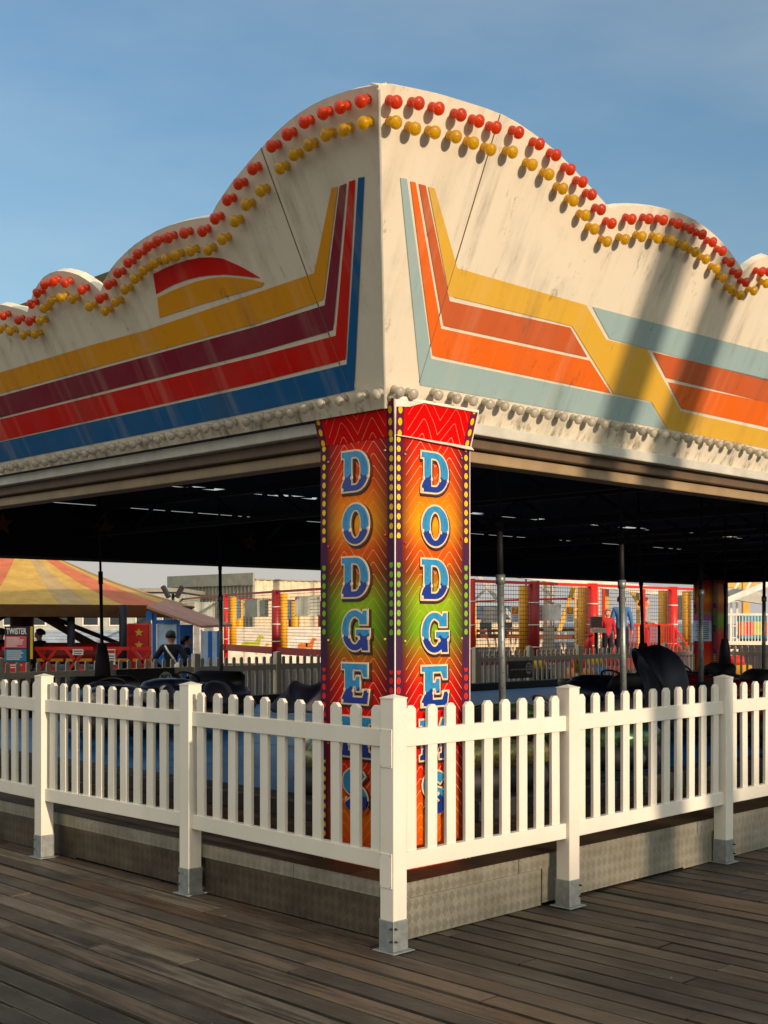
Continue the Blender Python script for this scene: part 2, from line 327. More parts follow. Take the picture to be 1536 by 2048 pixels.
M['kioskblue'] = stain('kiosk_blue', (16, 104, 190), .4); M['kioskpale'] = stain('kiosk_pale_blue', (176, 196, 222), .4); M['kioskroof'] = stain('kiosk_roof', (176, 124, 98), .6)
M['tent_y'] = stain('canvas_yellow', (196, 158, 78), .8); M['tent_o'] = stain('canvas_orange', (196, 108, 72), .8); M['tent_b'] = stain('canvas_brown', (150, 116, 74), .8); M['tent_g'] = stain('canvas_grey', (178, 150, 104), .8)
M['teal'] = stain('teal_panel', (24, 130, 160), .5); M['lime'] = stain('lime_panel', (186, 190, 60), .5); M['orangep'] = stain('orange_panel', (226, 120, 24), .5)
M['shed'] = stain('shed_grey', (150, 148, 134), .6); M['shedlit'] = stain('shed_cream', (222, 200, 170), .6); M['hoard'] = stain('hoarding_white', (232, 222, 206), .6)  # shed walls: shade painted into the grey side, sunlight into the cream front
M['glassd'] = plain('dark_glass', (.03, .04, .05), .08, 0, .1)
M['signdark'] = stain('sign_black', (34, 24, 22), .5); M['signpink'] = stain('sign_pink', (220, 84, 92), .5); M['signblue'] = stain('sign_blue', (30, 120, 156), .5)
M['paper'] = stain('white_print', (236, 232, 224), .6); M['warn'] = stain('warning_yellow', (236, 186, 20), .5)
M['vinyl'] = stain('banner_grey', (170, 172, 160), .8); M['vinylblue'] = stain('banner_blue', (92, 116, 140), .8)
M['gold'] = stain('gold_star', (244, 196, 60), .5); M['rust'] = stain('rusty_star', (120, 62, 24), .7)
M['car_navy'] = plain('car_navy', (.010, .016, .045), .4, .2, .3); M['car_red'] = plain('car_red', (.16, .008, .012), .4, .2, .3)
M['car_gold'] = plain('car_flake_gold', (.30, .26, .08), .28, .6, .6, 60); M['car_green'] = plain('car_flake_green', (.05, .12, .05), .25, .5, .7, 60)
def netmat():
    t = NT('safety_net'); s = t.sep(t.uv())
    a = t.math('LESS_THAN', t.math('FRACT', t.math('DIVIDE', s[0], .10)), .13); b = t.math('LESS_THAN', t.math('FRACT', t.math('DIVIDE', s[1], .10)), .13)
    f = t.math('MAXIMUM', a, b); t.set(Base_Color=(.06, .055, .05), Roughness=.8, Alpha=f); return t.mat
M['net'] = netmat()

# ================================================================== SETTING
YAW = rad(44.5); er = Vector((math.cos(YAW), math.sin(YAW), 0)); el = Vector((-math.sin(YAW), math.cos(YAW), 0))
K0 = Vector((.0555, 6.26, 0))                      # near bottom corner of the pavilion's column
def Lc(w, e, z=0.0): return K0 + er * w + el * e + Vector((0, 0, z))    # pavilion frame -> world
def toL(p):
    d = Vector(p) - K0; return Vector((d.dot(er), d.dot(el), d.z))
camL = toL((0, 0, HC))
def onplane(px, py, p0, nrm):
    d = toL(P(px, py, 10.0)) - camL; t = (Vector(p0) - camL).dot(nrm) / d.dot(nrm); return camL + d * t
# boardwalk: individual boards, one sheet, laid parallel to the left fence
mb = MB(); cols = []
bw, gap = .138, .018
for i in range(-70, 60):
    w0 = -.75 + i * bw; e = -9.0 - R.random() * 3; g0, g1 = R.uniform(.005, .017), R.uniform(.005, .017)
    rowtone = R.random()
    while e < 14:
        L = R.choice((1.6, 2.4, 2.4, 3.2, 3.6)) * (0.9 + R.random() * .2); dz = R.uniform(-.003, .003); a = w0 + g0; b = w0 + bw - g1
        e1 = e + L - .008
        q = [(a, e), (b, e), (b, e1), (a, e1)]
        mb.hexa([Lc(x, y, -.04) for x, y in q], [Lc(x, y, dz - .003) for x, y in q])
        uvt = [(y + i * 7.3, x) for x, y in q]
        mb.uv[-5] = uvt
        tone = min(1, max(0, R.gauss(.30 + .35 * rowtone, .30))); cols += [tone] * 6; e += L
o = mb.build('boardwalk_deck', M['wood']); tag(o, kind='structure')
at = o.data.attributes.new('board', 'FLOAT', 'FACE'); at.data.foreach_set('value', cols)
mb = MB(); mb.face([Lc(-11, -13, -.043), Lc(8.5, -13, -.043), Lc(8.5, 14, -.043), Lc(-11, 14, -.043)]); tag(mb.build('gap_shade_sheet', plain('gap_shade_black', (.003, .003, .003), .9), None), kind='structure')  # black sheet under the boards stands in for shade in the gaps
mb = MB(); mb.face([V(-60, -40, -.047), V(90, -40, -.047), V(90, 95, -.047), V(-60, 95, -.047)]); tag(mb.build('deck_underlay_ground', plain('deck_far', lin((58, 48, 40)), .8, 0, .3, .8)), kind='structure')
mb = MB(); mb.face([V(-4000, -4000, -6), V(4000, -4000, -6), V(4000, 4000, -6), V(-4000, 4000, -6)]); tag(mb.build('sea_water', plain('sea_water', (.03, .06, .09), .25, 0, .3, .05)), kind='structure')

# ================================================================== DODGEMS PAVILION (local frame: x = along right side, y = along left side)
PV = thing('dodgems_pavilion', 'big cream fairground pavilion with striped scalloped fascia over a DODGEMS corner column', 'fairground ride', K0, YAW)
ZB, FO = 2.62, -.03; PH_R, PH_L = rad(27.0), rad(28.0); LW, LE = 21.3, 11.0
# plane frames: s along the side, h up the slope
nR = Vector((0, -math.cos(PH_R), -math.sin(PH_R))); nL = Vector((-math.cos(PH_L), 0, -math.sin(PH_L)))
uR = Vector((0, -math.sin(PH_R), math.cos(PH_R))); uL = Vector((-math.sin(PH_L), 0, math.cos(PH_L)))
FR_, FL_ = .005, -.068          # set-out of the right and left boards from the column corner
oR = Vector((0, FR_, ZB)); oL = Vector((FL_, 0, ZB))
def ptR(s, h, d=0.0): return oR + Vector((s, 0, 0)) + uR * h + nR * d
def ptL(s, h, d=0.0): return oL + Vector((0, s, 0)) + uL * h + nL * d
def pxR(px, py, d=0.0):
    p = onplane(px, py, oR + nR * d, nR) - oR; return (p.x, (p - nR * d).dot(uR))
def pxL(px, py, d=0.0):
    p = onplane(px, py, oL + nL * d, nL) - oL; return (p.y, (p - nL * d).dot(uL))
def clampmitre(pt, s, h):       # keep both boards meeting on the same corner line
    z = h * math.cos(PH_R if pt is ptR else PH_L); lim = (FL_ - z * math.tan(PH_L)) if pt is ptR else (FR_ - z * math.tan(PH_R))
    return max(s, lim)
def arc(a, b, bulge, n=10):      # scallop between two (s,h) points
    out = []
    for i in range(1, n + 1):
        t = i / n; out.append((a[0] + (b[0] - a[0]) * t, a[1] + (b[1] - a[1]) * t + bulge * 4 * t * (1 - t)))
    return out
def extend(prof, smax):
    s, h = prof[-1]; k = 0
    while s < smax - .3:
        nw = min(1.5 + .5 * (k % 2), smax - s); prof += arc((s, h), (s + nw, h), .22 + .1 * (k % 2)); s += nw; k += 1
    return prof
topR = [(800, 172), (850, 182), (890, 191), (930, 203), (968, 215), (1005, 229), (1035, 245), (1060, 262), (1085, 280), (1110, 301), (1130, 320), (1150, 341), (1168, 360), (1185, 378), (1203, 398), (1219, 416), (1240, 412), (1265, 411), (1290, 412), (1315, 415), (1340, 420), (1366, 428), (1390, 440), (1412, 455), (1430, 470), (1447, 487), (1462, 506), (1475, 524), (1487, 543), (1500, 530), (1518, 518), (1536, 511)]
topL = [(730, 174), (700, 180), (672, 189), (648, 198), (622, 211), (598, 226), (577, 242), (556, 261), (528, 290), (505, 315), (480, 345), (462, 367), (446, 390), (432, 411), (421, 434), (395, 437), (365, 443), (338, 451), (312, 462), (290, 475), (268, 490), (250, 506), (234, 522), (220, 540), (209, 560), (201, 583), (188, 570), (172, 559), (157, 550), (142, 545), (127, 542), (113, 542), (100, 546), (87, 554), (76, 568), (66, 587), (60, 605), (55, 624), (40, 618), (26, 615), (12, 611), (0, 609)]
_a, _b = K0.y + FL_ * er.y + FR_ * el.y, math.tan(PH_L) * er.y + math.tan(PH_R) * el.y; _k = (HZ - 170) / FPX   # corner height seen at row 170
ztop = (HC + _k * (_a + ZB * _b)) / (1 + _k * _b)
Hc_R = (ztop - ZB) / math.cos(PH_R); Hc_L = (ztop - ZB) / math.cos(PH_L)
cR = (FL_ - (ztop - ZB) * math.tan(PH_L), Hc_R); cL = (FR_ - (ztop - ZB) * math.tan(PH_R), Hc_L)
profR = extend([cR] + [pxR(*p) for p in topR] + [(4.05, pxR(1536, 511)[1] + .04), (4.6, pxR(1536, 511)[1] - .28)], LW)
profL = extend([cL] + [pxL(*p) for p in topL] + [(pxL(0, 609)[0] + .35, pxL(0, 609)[1] - .02), (pxL(0, 609)[0] + .6, pxL(0, 609)[1] - .2)], LE)
STR_R = [('pale', [(800, 355), (813, 357.5), (861, 713), (848, 722), (1213, 786), (1302, 805), (1330, 858), (838, 770)]),
         ('orange', [(820, 362), (830.5, 364.6), (882, 657), (1179, 721), (1221, 786), (864, 711)]),
         ('burnt', [(837, 367), (850.7, 371), (899, 602), (1140, 655), (1174, 714), (886, 651)]),
         ('yellow', [(856, 373), (868.6, 376.6), (914, 536), (1172, 610), (1212, 679), (1293, 698), (1361, 822), (1536, 862), ('x', 900), (1334, 857.6), (1302, 803), (1226, 786), (1144, 652.5), (1100, 641), (898, 592)]),
         ('pale', [(1184, 613), (1536, 705), ('x', 754), (1218.7, 677)]),
         ('maroon', [(1305, 704), (1536, 758), ('x', 800), (1331.5, 755)]),
         ('orange', [(1336, 764), (1536, 805), ('x', 847), (1362, 816.6)])]
# right-hand lower left pale/orange bands: give the bend its own clean corner
STR_R[0] = ('pale', [(800, 355), (813, 357.5), (862, 717), (1214, 789), (1302, 805), (1330, 858), (840, 770)])
STR_R[5] = ('burnt', STR_R[5][1])
STR_L = [('amber', [(664, 375.7), (676, 372.6), (647, 600), (0, 787), ('x', 747), (183, 690), (293, 660), (627, 546)][:3] + [(512, 647), (0, 787), ('x', 747), (183, 690), (293, 660), (629, 546)]),
         ('maroon', [(680, 372), (693.5, 366), (667, 660), (512, 705), (0, 835), ('x', 795), (512, 653), (650, 610)]),
         ('red', [(698.7, 362.7), (711, 359), (692, 719), (512, 765), (0, 882), ('x', 842), (512, 713), (672, 671)]),
         ('blue', [(717, 355.6), (729.4, 353), (709, 780), (512, 823), (0, 925), ('x', 888), (512, 771.7), (694, 728)]),
         ('red', [(307, 548), (328, 537), (350, 528), (375, 520), (400, 515), (424, 514), (447, 517), (465, 525), (485, 534), (504, 545), (522, 556), (487, 552), (452, 549), (425, 550), (400, 553), (375, 559), (350, 568), (330, 578), (313, 588)]),
         ('amber', [(315, 595), (340, 583), (367, 572), (392, 563), (417, 557), (435, 554.5), (452, 554), (480, 556), (504, 559), (529, 565), (525, 572), (400, 609), (320, 635)])]
def fascia(name, pt, px, prof, Lmax, strips, seams):
    H0 = clampmitre(pt, -9, 0.0)
    outl = [(H0, 0.0)] + prof + [(Lmax, 0.0)]
    mats = [M['fascia'], M['amber'], M['maroon'], M['red'], M['blue'], M['orange'], M['burnt'], M['yellow'], M['pale'], M['galv'], M['seam']]
    ix = dict(amber=1, maroon=2, red=3, blue=4, orange=5, burnt=6, yellow=7, pale=8)
    mb = MB(); T = -.055
    mb.face([pt(s, h) for s, h in outl], 0, outl); mb.face([pt(s, h, T) for s, h in outl][::-1], 0, outl[::-1])
    n = len(outl)
    for i in range(n):
        a, b = outl[i], outl[(i + 1) % n]; mb.face([pt(*a), pt(*a, T), pt(*b, T), pt(*b)], 0, [a, (a[0], a[1] + .05), (b[0], b[1] + .05), b])
    for c, pl in strips:
        q = []
        for p in pl:
            if p[0] == 'x': q.append((Lmax - .05, px(1536 if pt is ptR else 0, p[1])[1])); continue
            s, h = px(*p)
            if q and pl[pl.index(p) - 1][0] == 'x': q.append((s, h)); continue
            nxt = pl[(pl.index(p) + 1) % len(pl)]
            if nxt[0] == 'x': q.append((s, h)); q.append((Lmax - .05, h)); continue
            q.append((s, h))
        mb.face([pt(s, h, .003) for s, h in q], ix[c], q)
    for a, b in seams:                 # cover strips over the panel joints, with a dark joint line beside
        a = px(*a); b = px(*b)
        for off, wd, m, dd in ((0, .05, 0, .0022), (.03 if pt is ptL else -.03, .0026, 10, .0042)):
            q = [(a[0] - wd / 2 + off, a[1]), (a[0] + wd / 2 + off, a[1]), (b[0] + wd / 2 + off, b[1]), (b[0] - wd / 2 + off, b[1])]
            mb.face([pt(s, h, dd) for s, h in q], m, q)
            for i in range(4): mb.face([pt(*q[i], dd), pt(*q[i], 0), pt(*q[(i + 1) % 4], 0), pt(*q[(i + 1) % 4], dd)], m)
    return mb.build(name, mats, PV)
FR = fascia('fascia', ptR, pxR, profR, LW, STR_R, [((1008, 232), (846, 766))])
FL = fascia('fascia', ptL, pxL, profL, LE, STR_L, [((530, 292), (706, 776))])
FR['label'] = 'sunlit right-hand fascia board with orange and yellow stripes'; FL['label'] = 'shaded left-hand fascia board with red and blue stripes'
# lamps
def lampmesh(nm, mat, k=1.0):
    mb = MB(); mb.lathe([(.021 * k, -.002), (.021 * k, .012), (.017 * k, .018), (.0165 * k, .030), (.024 * k, .036), (.0295 * k, .044), (.0300 * k, .052), (.0265 * k, .061), (.018 * k, .067), (.006 * k, .0695)], 18)
    return mb.build(nm, mat, None, smooth=True)
def lamps(fa, name, label, mat, pts, px, pt, nrm, k=1.0):
    base = None; rot = nrm.to_track_quat('Z', 'Y').to_euler()
    for p in pts:
        s, h = px(p[0], p[1], .05)
        if base is None: base = lampmesh(name, mat, k); o = base
        else: o = base.copy(); C.objects.link(o)
        j = Quaternion((1, 0, 0), R.uniform(-.06, .06)) @ Quaternion((0, 1, 0), R.uniform(-.06, .06))
        o.parent = fa; o.location = pt(s, h, .003); o.rotation_euler = (nrm.to_track_quat('Z', 'Y') @ j).to_euler()
def cv(pts, ox, oy, sc): return [(x / sc + ox, y / sc + oy) for x, y in pts]
c2 = (400, 140, 3.84); c1 = (0, 460, 3.0); c3 = (740, 140, 3.072); c4 = (1100, 380, 3.413); c5 = (560, 760, 3.072)
rR = cv([(160, 195), (295, 208), (420, 237), (555, 278), (665, 313), (770, 355), (912, 380), (1038, 452), (1143, 520), (1230, 608), (1302, 690), (1362, 768), (1418, 858), (1485, 940)], *c3) + cv([(555, 200), (672, 200), (772, 208), (875, 230), (958, 265), (1038, 303), (1108, 357), (1175, 415), (1235, 492), (1283, 568), (1335, 632), (1440, 563), (1490, 560)], *c4)
aR = cv([(160, 325), (278, 357), (398, 383), (528, 412), (635, 448), (740, 485), (873, 508), (997, 580), (1100, 643), (1182, 728), (1252, 803), (1322, 895), (1378, 975), (1455, 1052)], *c3) + cv([(510, 335), (625, 320), (735, 327), (830, 348), (918, 382), (992, 420), (1063, 468), (1135, 535), (1185, 602), (1240, 675), (1300, 718), (1388, 690), (1475, 640)], *c4)
rL = cv([(1235, 240), (1080, 285), (945, 332), (800, 398), (670, 492), (550, 588), (400, 757), (295, 878), (210, 998), (115, 1138), (15, 1235)], *c2) + cv([(1105, 20), (1010, 42), (945, 65), (885, 100), (825, 142), (765, 195), (705, 260), (650, 330), (597, 412), (490, 357), (390, 315), (320, 305), (265, 330), (222, 377), (187, 442), (175, 550), (108, 542), (20, 515)], *c1)
aL = cv([(1255, 410), (1105, 455), (970, 497), (835, 575), (720, 655), (615, 750), (465, 925), (355, 1038), (265, 1160), (170, 1298), (60, 1378)], *c2) + cv([(1145, 125), (1055, 150), (995, 175), (925, 200), (860, 240), (805, 293), (750, 358), (693, 433), (632, 487), (535, 462), (435, 417), (365, 402), (305, 425), (262, 473), (240, 547), (212, 628), (140, 632), (60, 608), (0, 595)], *c1)
kR = cv([(735, 73), (820, 88), (975, 92), (1085, 112), (1185, 132), (1290, 152), (1380, 160), (1475, 188)], *c5) + [(1068, 826), (1097, 830)] + cv([(90, 1550), (190, 1570), (280, 1585), (375, 1598), (460, 1615), (545, 1632), (625, 1645), (705, 1660), (785, 1672), (860, 1685), (940, 1697), (1010, 1707), (1085, 1720), (1155, 1735), (1225, 1745), (1285, 1758), (1360, 1775), (1425, 1798), (1480, 1812)], *c4)
kL = cv([(590, 88), (490, 105), (365, 128), (250, 145), (150, 178), (65, 200)], *c5) + [(560, 829), (537, 834), (515, 838)] + cv([(1480, 1150), (1375, 1165), (1305, 1178), (1235, 1193), (1170, 1208), (1090, 1225), (1030, 1235), (945, 1255), (880, 1265), (800, 1285), (735, 1300), (680, 1303), (625, 1315), (565, 1325), (510, 1340), (455, 1350), (395, 1363), (330, 1373), (270, 1390), (215, 1400), (130, 1412), (68, 1425), (10, 1437)], *c1)
lamps(FR, 'red_lamp', '', M['bulb_red'], rR, pxR, ptR, nR); lamps(FR, 'amber_lamp', '', M['bulb_amber'], aR, pxR, ptR, nR); lamps(FR, 'clear_lamp', '', M['bulb_clear'], kR, pxR, ptR, nR, .92)
lamps(FL, 'red_lamp', '', M['bulb_red'], rL, pxL, ptL, nL); lamps(FL, 'amber_lamp', '', M['bulb_amber'], aL, pxL, ptL, nL); lamps(FL, 'clear_lamp', '', M['bulb_clear'], kL, pxL, ptL, nL, .92)
# corner bead where the two boards meet
mb = MB(); a0 = V(FL_, FR_, ZB); a1 = V(cR[0], cL[0], ztop) + (V(FL_, FR_, ZB) - V(cR[0], cL[0], ztop)) * .012; mb.tube([a0 + V(-.004, -.004, 0), a1 + V(-.004, -.004, 0)], .008, 8); mb.build('corner_bead', M['trim'], PV)
# cornice under the fascia
for nm, mt, d0, d1, z0, z1 in (('cornice_trim', 'trim', -.02, .045, 2.555, 2.617), ('cornice_moulding', 'cornice', .05, .13, 2.495, 2.566), ('cornice_beam', 'cornice_tan', .10, .23, 2.425, 2.487)):
    mb = MB(); mb.box(d0, LW, d0, d1, z0, z1); mb.build(nm, M[mt], PV, bevel=.006)
    mb = MB(); mb.box(d0, d1, d1 + .002, LE, z0, z1); mb.build(nm, M[mt], PV, bevel=.006)
# inner boards, ceiling with a long slot and small light openings, trusses
mb = MB(); mb.box(.24, LW, .24, .28, 2.44, 3.2); mb.box(.24, .28, .282, LE, 2.44, 3.2); mb.build('inner_board', M['ceiling'], PV)
mb = MB(); mb.box(.28, LW, LE - .05, LE, 2.44, 3.19); o = mb.build('rear_board', M['ceiling'], PV)
mb = MB(); mb.box(LW - .05, LW, .28, LE - .052, 2.44, 3.19); mb.build('end_board', M['ceiling'], PV)
mb = MB(); mb.box(.0, LW + .04, LE + .002, LE + .05, 2.40, 2.52); mb.build('rear_beam', M['cornice'], PV)
SY0, SY1 = 8.0, 8.2
holes = [(2.35, 3.0, 2.1, 2.5), (6.1, 6.7, 3.1, 3.6), (7.6, 8.2, 3.3, 3.8), (4.5, 4.9, 4.2, 4.5)]
xs = sorted({.24, LW} | {h[0] for h in holes} | {h[1] for h in holes}); ys = sorted({.24, SY0} | {h[2] for h in holes} | {h[3] for h in holes})
mb = MB()
for i in range(len(xs) - 1):
    for j in range(len(ys) - 1):
        xm, ym = (xs[i] + xs[i + 1]) / 2, (ys[j] + ys[j + 1]) / 2
        if any(h[0] < xm < h[1] and h[2] < ym < h[3] for h in holes): continue
        mb.face([V(xs[i], ys[j], 3.2), V(xs[i + 1], ys[j], 3.2), V(xs[i + 1], ys[j + 1], 3.2), V(xs[i], ys[j + 1], 3.2)])
mb.face([V(.24, SY1, 3.2), V(LW, SY1, 3.2), V(LW, LE, 3.2), V(.24, LE, 3.2)])
x = .24
while x < LW:                                     # plates closing parts of the slot
    x += R.uniform(.25, 1.1); ww = R.uniform(.3, 1.3); mb.face([V(x, SY0, 3.205), V(x + ww, SY0, 3.205), V(x + ww, SY1, 3.205), V(x, SY1, 3.205)]); x += ww
mb.build('ceiling', M['ceiling'], PV)
mb = MB()
for i in range(26):
    x = .4 + i * .8; mb.bar(V(x, SY0 - .05, 3.19), V(x + .4, SY1 + .05, 3.19), .02)
    mb.bar(V(x + .4, SY0 - .05, 3.19), V(x, SY1 + .05, 3.19), .02)
for h in holes:
    for k in range(5):
        t = k / 4; mb.bar(V(h[0] + (h[1] - h[0]) * t, h[2], 3.19), V(h[0] + (h[1] - h[0]) * t, h[3], 3.19), .03)
        mb.bar(V(h[0], h[2] + (h[3] - h[2]) * t, 3.186), V(h[1], h[2] + (h[3] - h[2]) * t, 3.186), .025)
mb.build('ceiling_mesh', M['darksteel'], PV)
for i in range(7):
    x = 1.6 + i * 3.1; mb = MB(); mb.bar(V(x, .28, 3.1), V(x, LE - .05, 3.1), .08, .08); mb.bar(V(x, .28, 2.75), V(x, LE - .05, 2.75), .06, .06)
    for k in range(9):
        y = .4 + k * 1.15; mb.bar(V(x, y, 2.75), V(x, y + .57, 3.1), .035); mb.bar(V(x, y + .57, 3.1), V(x, y + 1.15, 2.75), .035)
    mb.build('roof_truss', M['darksteel'], PV)
mb = MB(); mb.box(.8, LW - .8, .8, LE - .6, 4.18, 4.27); mb.build('roof', plain('roof_felt', lin((92, 84, 52)), .8, 0, .3, 3), PV)
def star(mb, c, ux, uy, r, n, th, m=0):
    pts = [c + (ux * math.sin(k * math.pi / 5) + uy * math.cos(k * math.pi / 5)) * (r if k % 2 == 0 else r * .42) for k in range(10)]
    mb.face([p + n * th for p in pts], m)
    for i in range(10): mb.face([pts[i], pts[(i + 1) % 10], pts[(i + 1) % 10] + n * th, pts[i] + n * th], m)
for px_ in ((4, 1048), (210, 1057), (500, 1085)):
    c = onplane(px_[0], px_[1], V(0, LE - .05, 0), V(0, -1, 0)); mb = MB(); star(mb, c, V(1, 0, 0), V(0, 0, 1), .16, V(0, -1, 0), .015); mb.build('painted_star', M['rust'], PV)
# platform: floor, kerb, tread plate skirting and nosing
SX, SY = -.19, -.20; ZP = .28
mb = MB(); mb.box(SX + .06, LW + .3, SY + .06, LE + .25, -.03, ZP - .012); mb.build('platform_base', M['black'], PV)
def plate(mb, side, a, b, z0, z1, d, m=0):
    if side == 'R': q = [V(a, SY - d, z0), V(b, SY - d, z0), V(b, SY - d, z1), V(a, SY - d, z1)]; n = V(0, .006, 0)
    else: q = [V(SX - d, b, z0), V(SX - d, a, z0), V(SX - d, a, z1), V(SX - d, b, z1)]; n = V(.006, 0, 0)
    uv = [(a, z0), (b, z0), (b, z1), (a, z1)] if side == 'R' else [(b, z0), (a, z0), (a, z1), (b, z1)]
    mb.face(q, m, uv)
    for i in range(4): mb.face([q[i], q[(i + 1) % 4], q[(i + 1) % 4] + n, q[i] + n], m)
    mb.face([p + n for p in q][::-1], m, uv[::-1])
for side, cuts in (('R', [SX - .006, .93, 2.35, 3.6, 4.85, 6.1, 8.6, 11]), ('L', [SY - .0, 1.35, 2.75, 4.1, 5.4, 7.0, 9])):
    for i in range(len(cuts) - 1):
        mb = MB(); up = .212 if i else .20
        plate(mb, side, cuts[i] + .003, cuts[i + 1] - .003, .002 + (.0 if i != 1 else .012), up, .004 * (i % 2)); mb.build('skirting_plate', M['tread' if side == 'R' else 'tread_dirt_shade'], PV)
    cuts2 = [cuts[0], .72, 1.0, 2.5, 4.0, 5.5, 7.5, 9.4] if side == 'R' else [cuts[0], .55, 1.6, 3.1, 4.6, 6.2, 8.8]
    for i in range(len(cuts2) - 1):
        mb = MB(); plate(mb, side, cuts2[i] + .002, cuts2[i + 1] - .002, .205, ZP + .001, .012); mb.build('step_nosing', M['tread'], PV)
mb = MB()
q = [(SX - .012, SY - .012), (LW + .3, SY - .012), (LW + .3, .75), (.75, .75), (.75, LE + .2), (SX - .012, LE + .2)]
mb.face([V(x, y, ZP + .002) for x, y in q], 0, q); mb.build('walkway', M['tread_top'], PV)
mb = MB(); mb.box(.75, LW - .3, .75, .95, ZP - .01, ZP + .13); mb.box(.75, .95, .952, LE - .2, ZP - .01, ZP + .13); mb.box(.952, LW - .3, LE - .4, LE - .2, ZP - .01, ZP + .13); mb.build('bumper_kerb', M['rubber'], PV, bevel=.02)
mb = MB()
for i in range(15):
    for j in range(8):
        x0 = .955 + i * 1.36; y0 = .955 + j * 1.19; x1 = x0 + 1.352; y1 = min(y0 + 1.182, LE - .41); zz = ZP + .004 + R.uniform(0, .003)
        mb.face([V(x0, y0, zz), V(x1, y0, zz), V(x1, y1, zz), V(x0, y1, zz)])
mb.build('ride_floor', M['floor_blue'], PV)
# ---- columns
CW, CT, FLZ = .565, 2.50, .17
def column(x0, y0, flare):
    mb = MB(); x1, y1 = x0 + CW, y0 + CW
    for a, b in (((x0, y1), (x0, y0)), ((x0, y0), (x1, y0)), ((x1, y0), (x1, y1)), ((x1, y1), (x0, y1))):
        mb.face([V(*a, ZP), V(*b, ZP), V(*b, CT), V(*a, CT)], 0, [(0, ZP), (1, ZP), (1, CT), (0, CT)])
    if not flare: mb.face([V(x0, y0, CT), V(x1, y0, CT), V(x1, y1, CT), V(x0, y1, CT)], 0)
    return mb.build('column', M['print'], PV)
COL = column(0, 0, True); COL2 = column(LW - CW - .03, LE - CW - .03, False)
COL['label'] = 'bright corner column lettered DODGEMS down both faces'; COL2['label'] = 'far rainbow column at the rear corner'
column(.0, LE - CW - .03, False); column(LW - CW - .03, 0, False)
# flared head panels of the near column
fo, fe = FLZ * math.tan(rad(20)), .0
mb = MB(); g = .004
mb.face([V(-g, CW, CT - .012), V(-g, 0, CT - .012), V(-fo, -fo + .012, CT + FLZ), V(-fo, CW + fe, CT + FLZ)], 0, [(0, CT + .012), (1, CT + .012), (1, CT + FLZ), (0, CT + FLZ)])
mb.face([V(0, -g, CT - .012), V(CW, -g, CT - .012), V(CW + fe, -fo, CT + FLZ), V(-fo + .012, -fo, CT + FLZ)], 0, [(0, CT + .012), (1, CT + .012), (1, CT + FLZ), (0, CT + FLZ)])
hp = mb.build('head_panel', M['print'], COL); sol = hp.modifiers.new('t', 'SOLIDIFY'); sol.thickness = .004; sol.offset = 1
mb = MB()
mb.tube([V(-.004, -.004, ZP), V(-.003, -.003, CT - .005), V(-fo - .002, -fo - .002, CT + FLZ + .01)], [.0038, .0038, .008], 6)
mb.tube([V(CW, -.002, ZP), V(CW, -.002, CT)], .003, 6)
mb.bar(V(-fo, -fo + .01, CT + FLZ), V(-fo, CW + fe, CT + FLZ), .010, .012); mb.bar(V(-fo + .01, -fo, CT + FLZ), V(CW + fe, -fo, CT + FLZ), .010, .014)
mb.bar(V(CW + .001, -.006, CT - .01), V(CW + fe, -fo, CT + FLZ), .007)
mb.build('white_edging', M['white'], COL)
# peeling torn vinyl at the right crease
mb = MB(); base = [(.0, .004), (.25, .006), (.4, .014), (.55, .018), (.70, .020), (.85, .028), (1.01, .032)]
for i in range(len(base) - 1):
    a, b = base[i], base[i + 1]
    mb.face([V(a[0] * CW, -.010, CT - .006 - .2 * a[1]), V(b[0] * CW, -.010, CT - .006 - .2 * b[1]), V(b[0] * CW, -.016 - b[1] * .4, CT - .008 - b[1] * .75), V(a[0] * CW, -.016 - a[1] * .4, CT - .008 - a[1] * .75)])
pv_ = mb.build('peeling_edge', M['white'], COL); s_ = pv_.modifiers.new('t', 'SOLIDIFY'); s_.thickness = .003
mb = MB()                                          # torn white corner at the top of the right head panel
def hpR(u, t): return V(-fo + (CW + fe + fo) * u if t >= 1 else (-fo * t) + u * (CW + (fe + fo) * t), -g - (fo - g) * t - .006, CT - .012 + (FLZ + .012) * t)
mb.face([hpR(.0, 1.0), hpR(.0, .74), hpR(.05, .76), hpR(.16, .80), hpR(.26, .90), hpR(.36, .99)]); s_ = mb.build('torn_corner', M['white'], COL).modifiers.new('t', 'SOLIDIFY'); s_.thickness = .003
for side in (0, 1):                                # screw heads on both faces
    for u, z in ((.12, 2.40), (.88, 2.42), (.12, 1.95), (.88, 1.99), (.12, 1.45), (.88, 1.46), (.12, .9), (.88, .92)):
        c = V(-.004, CW * (1 - u), z) if side == 0 else V(CW * u, -.004, z)
        mb = MB(); mb.ball(c, .008, 8, 0, (1, 1, 1)); mb.build('screw_head', M['galv'] if z > 2.3 else M['redp'] if z > 1.8 or z < 1.2 else M['lime'], COL, smooth=True)
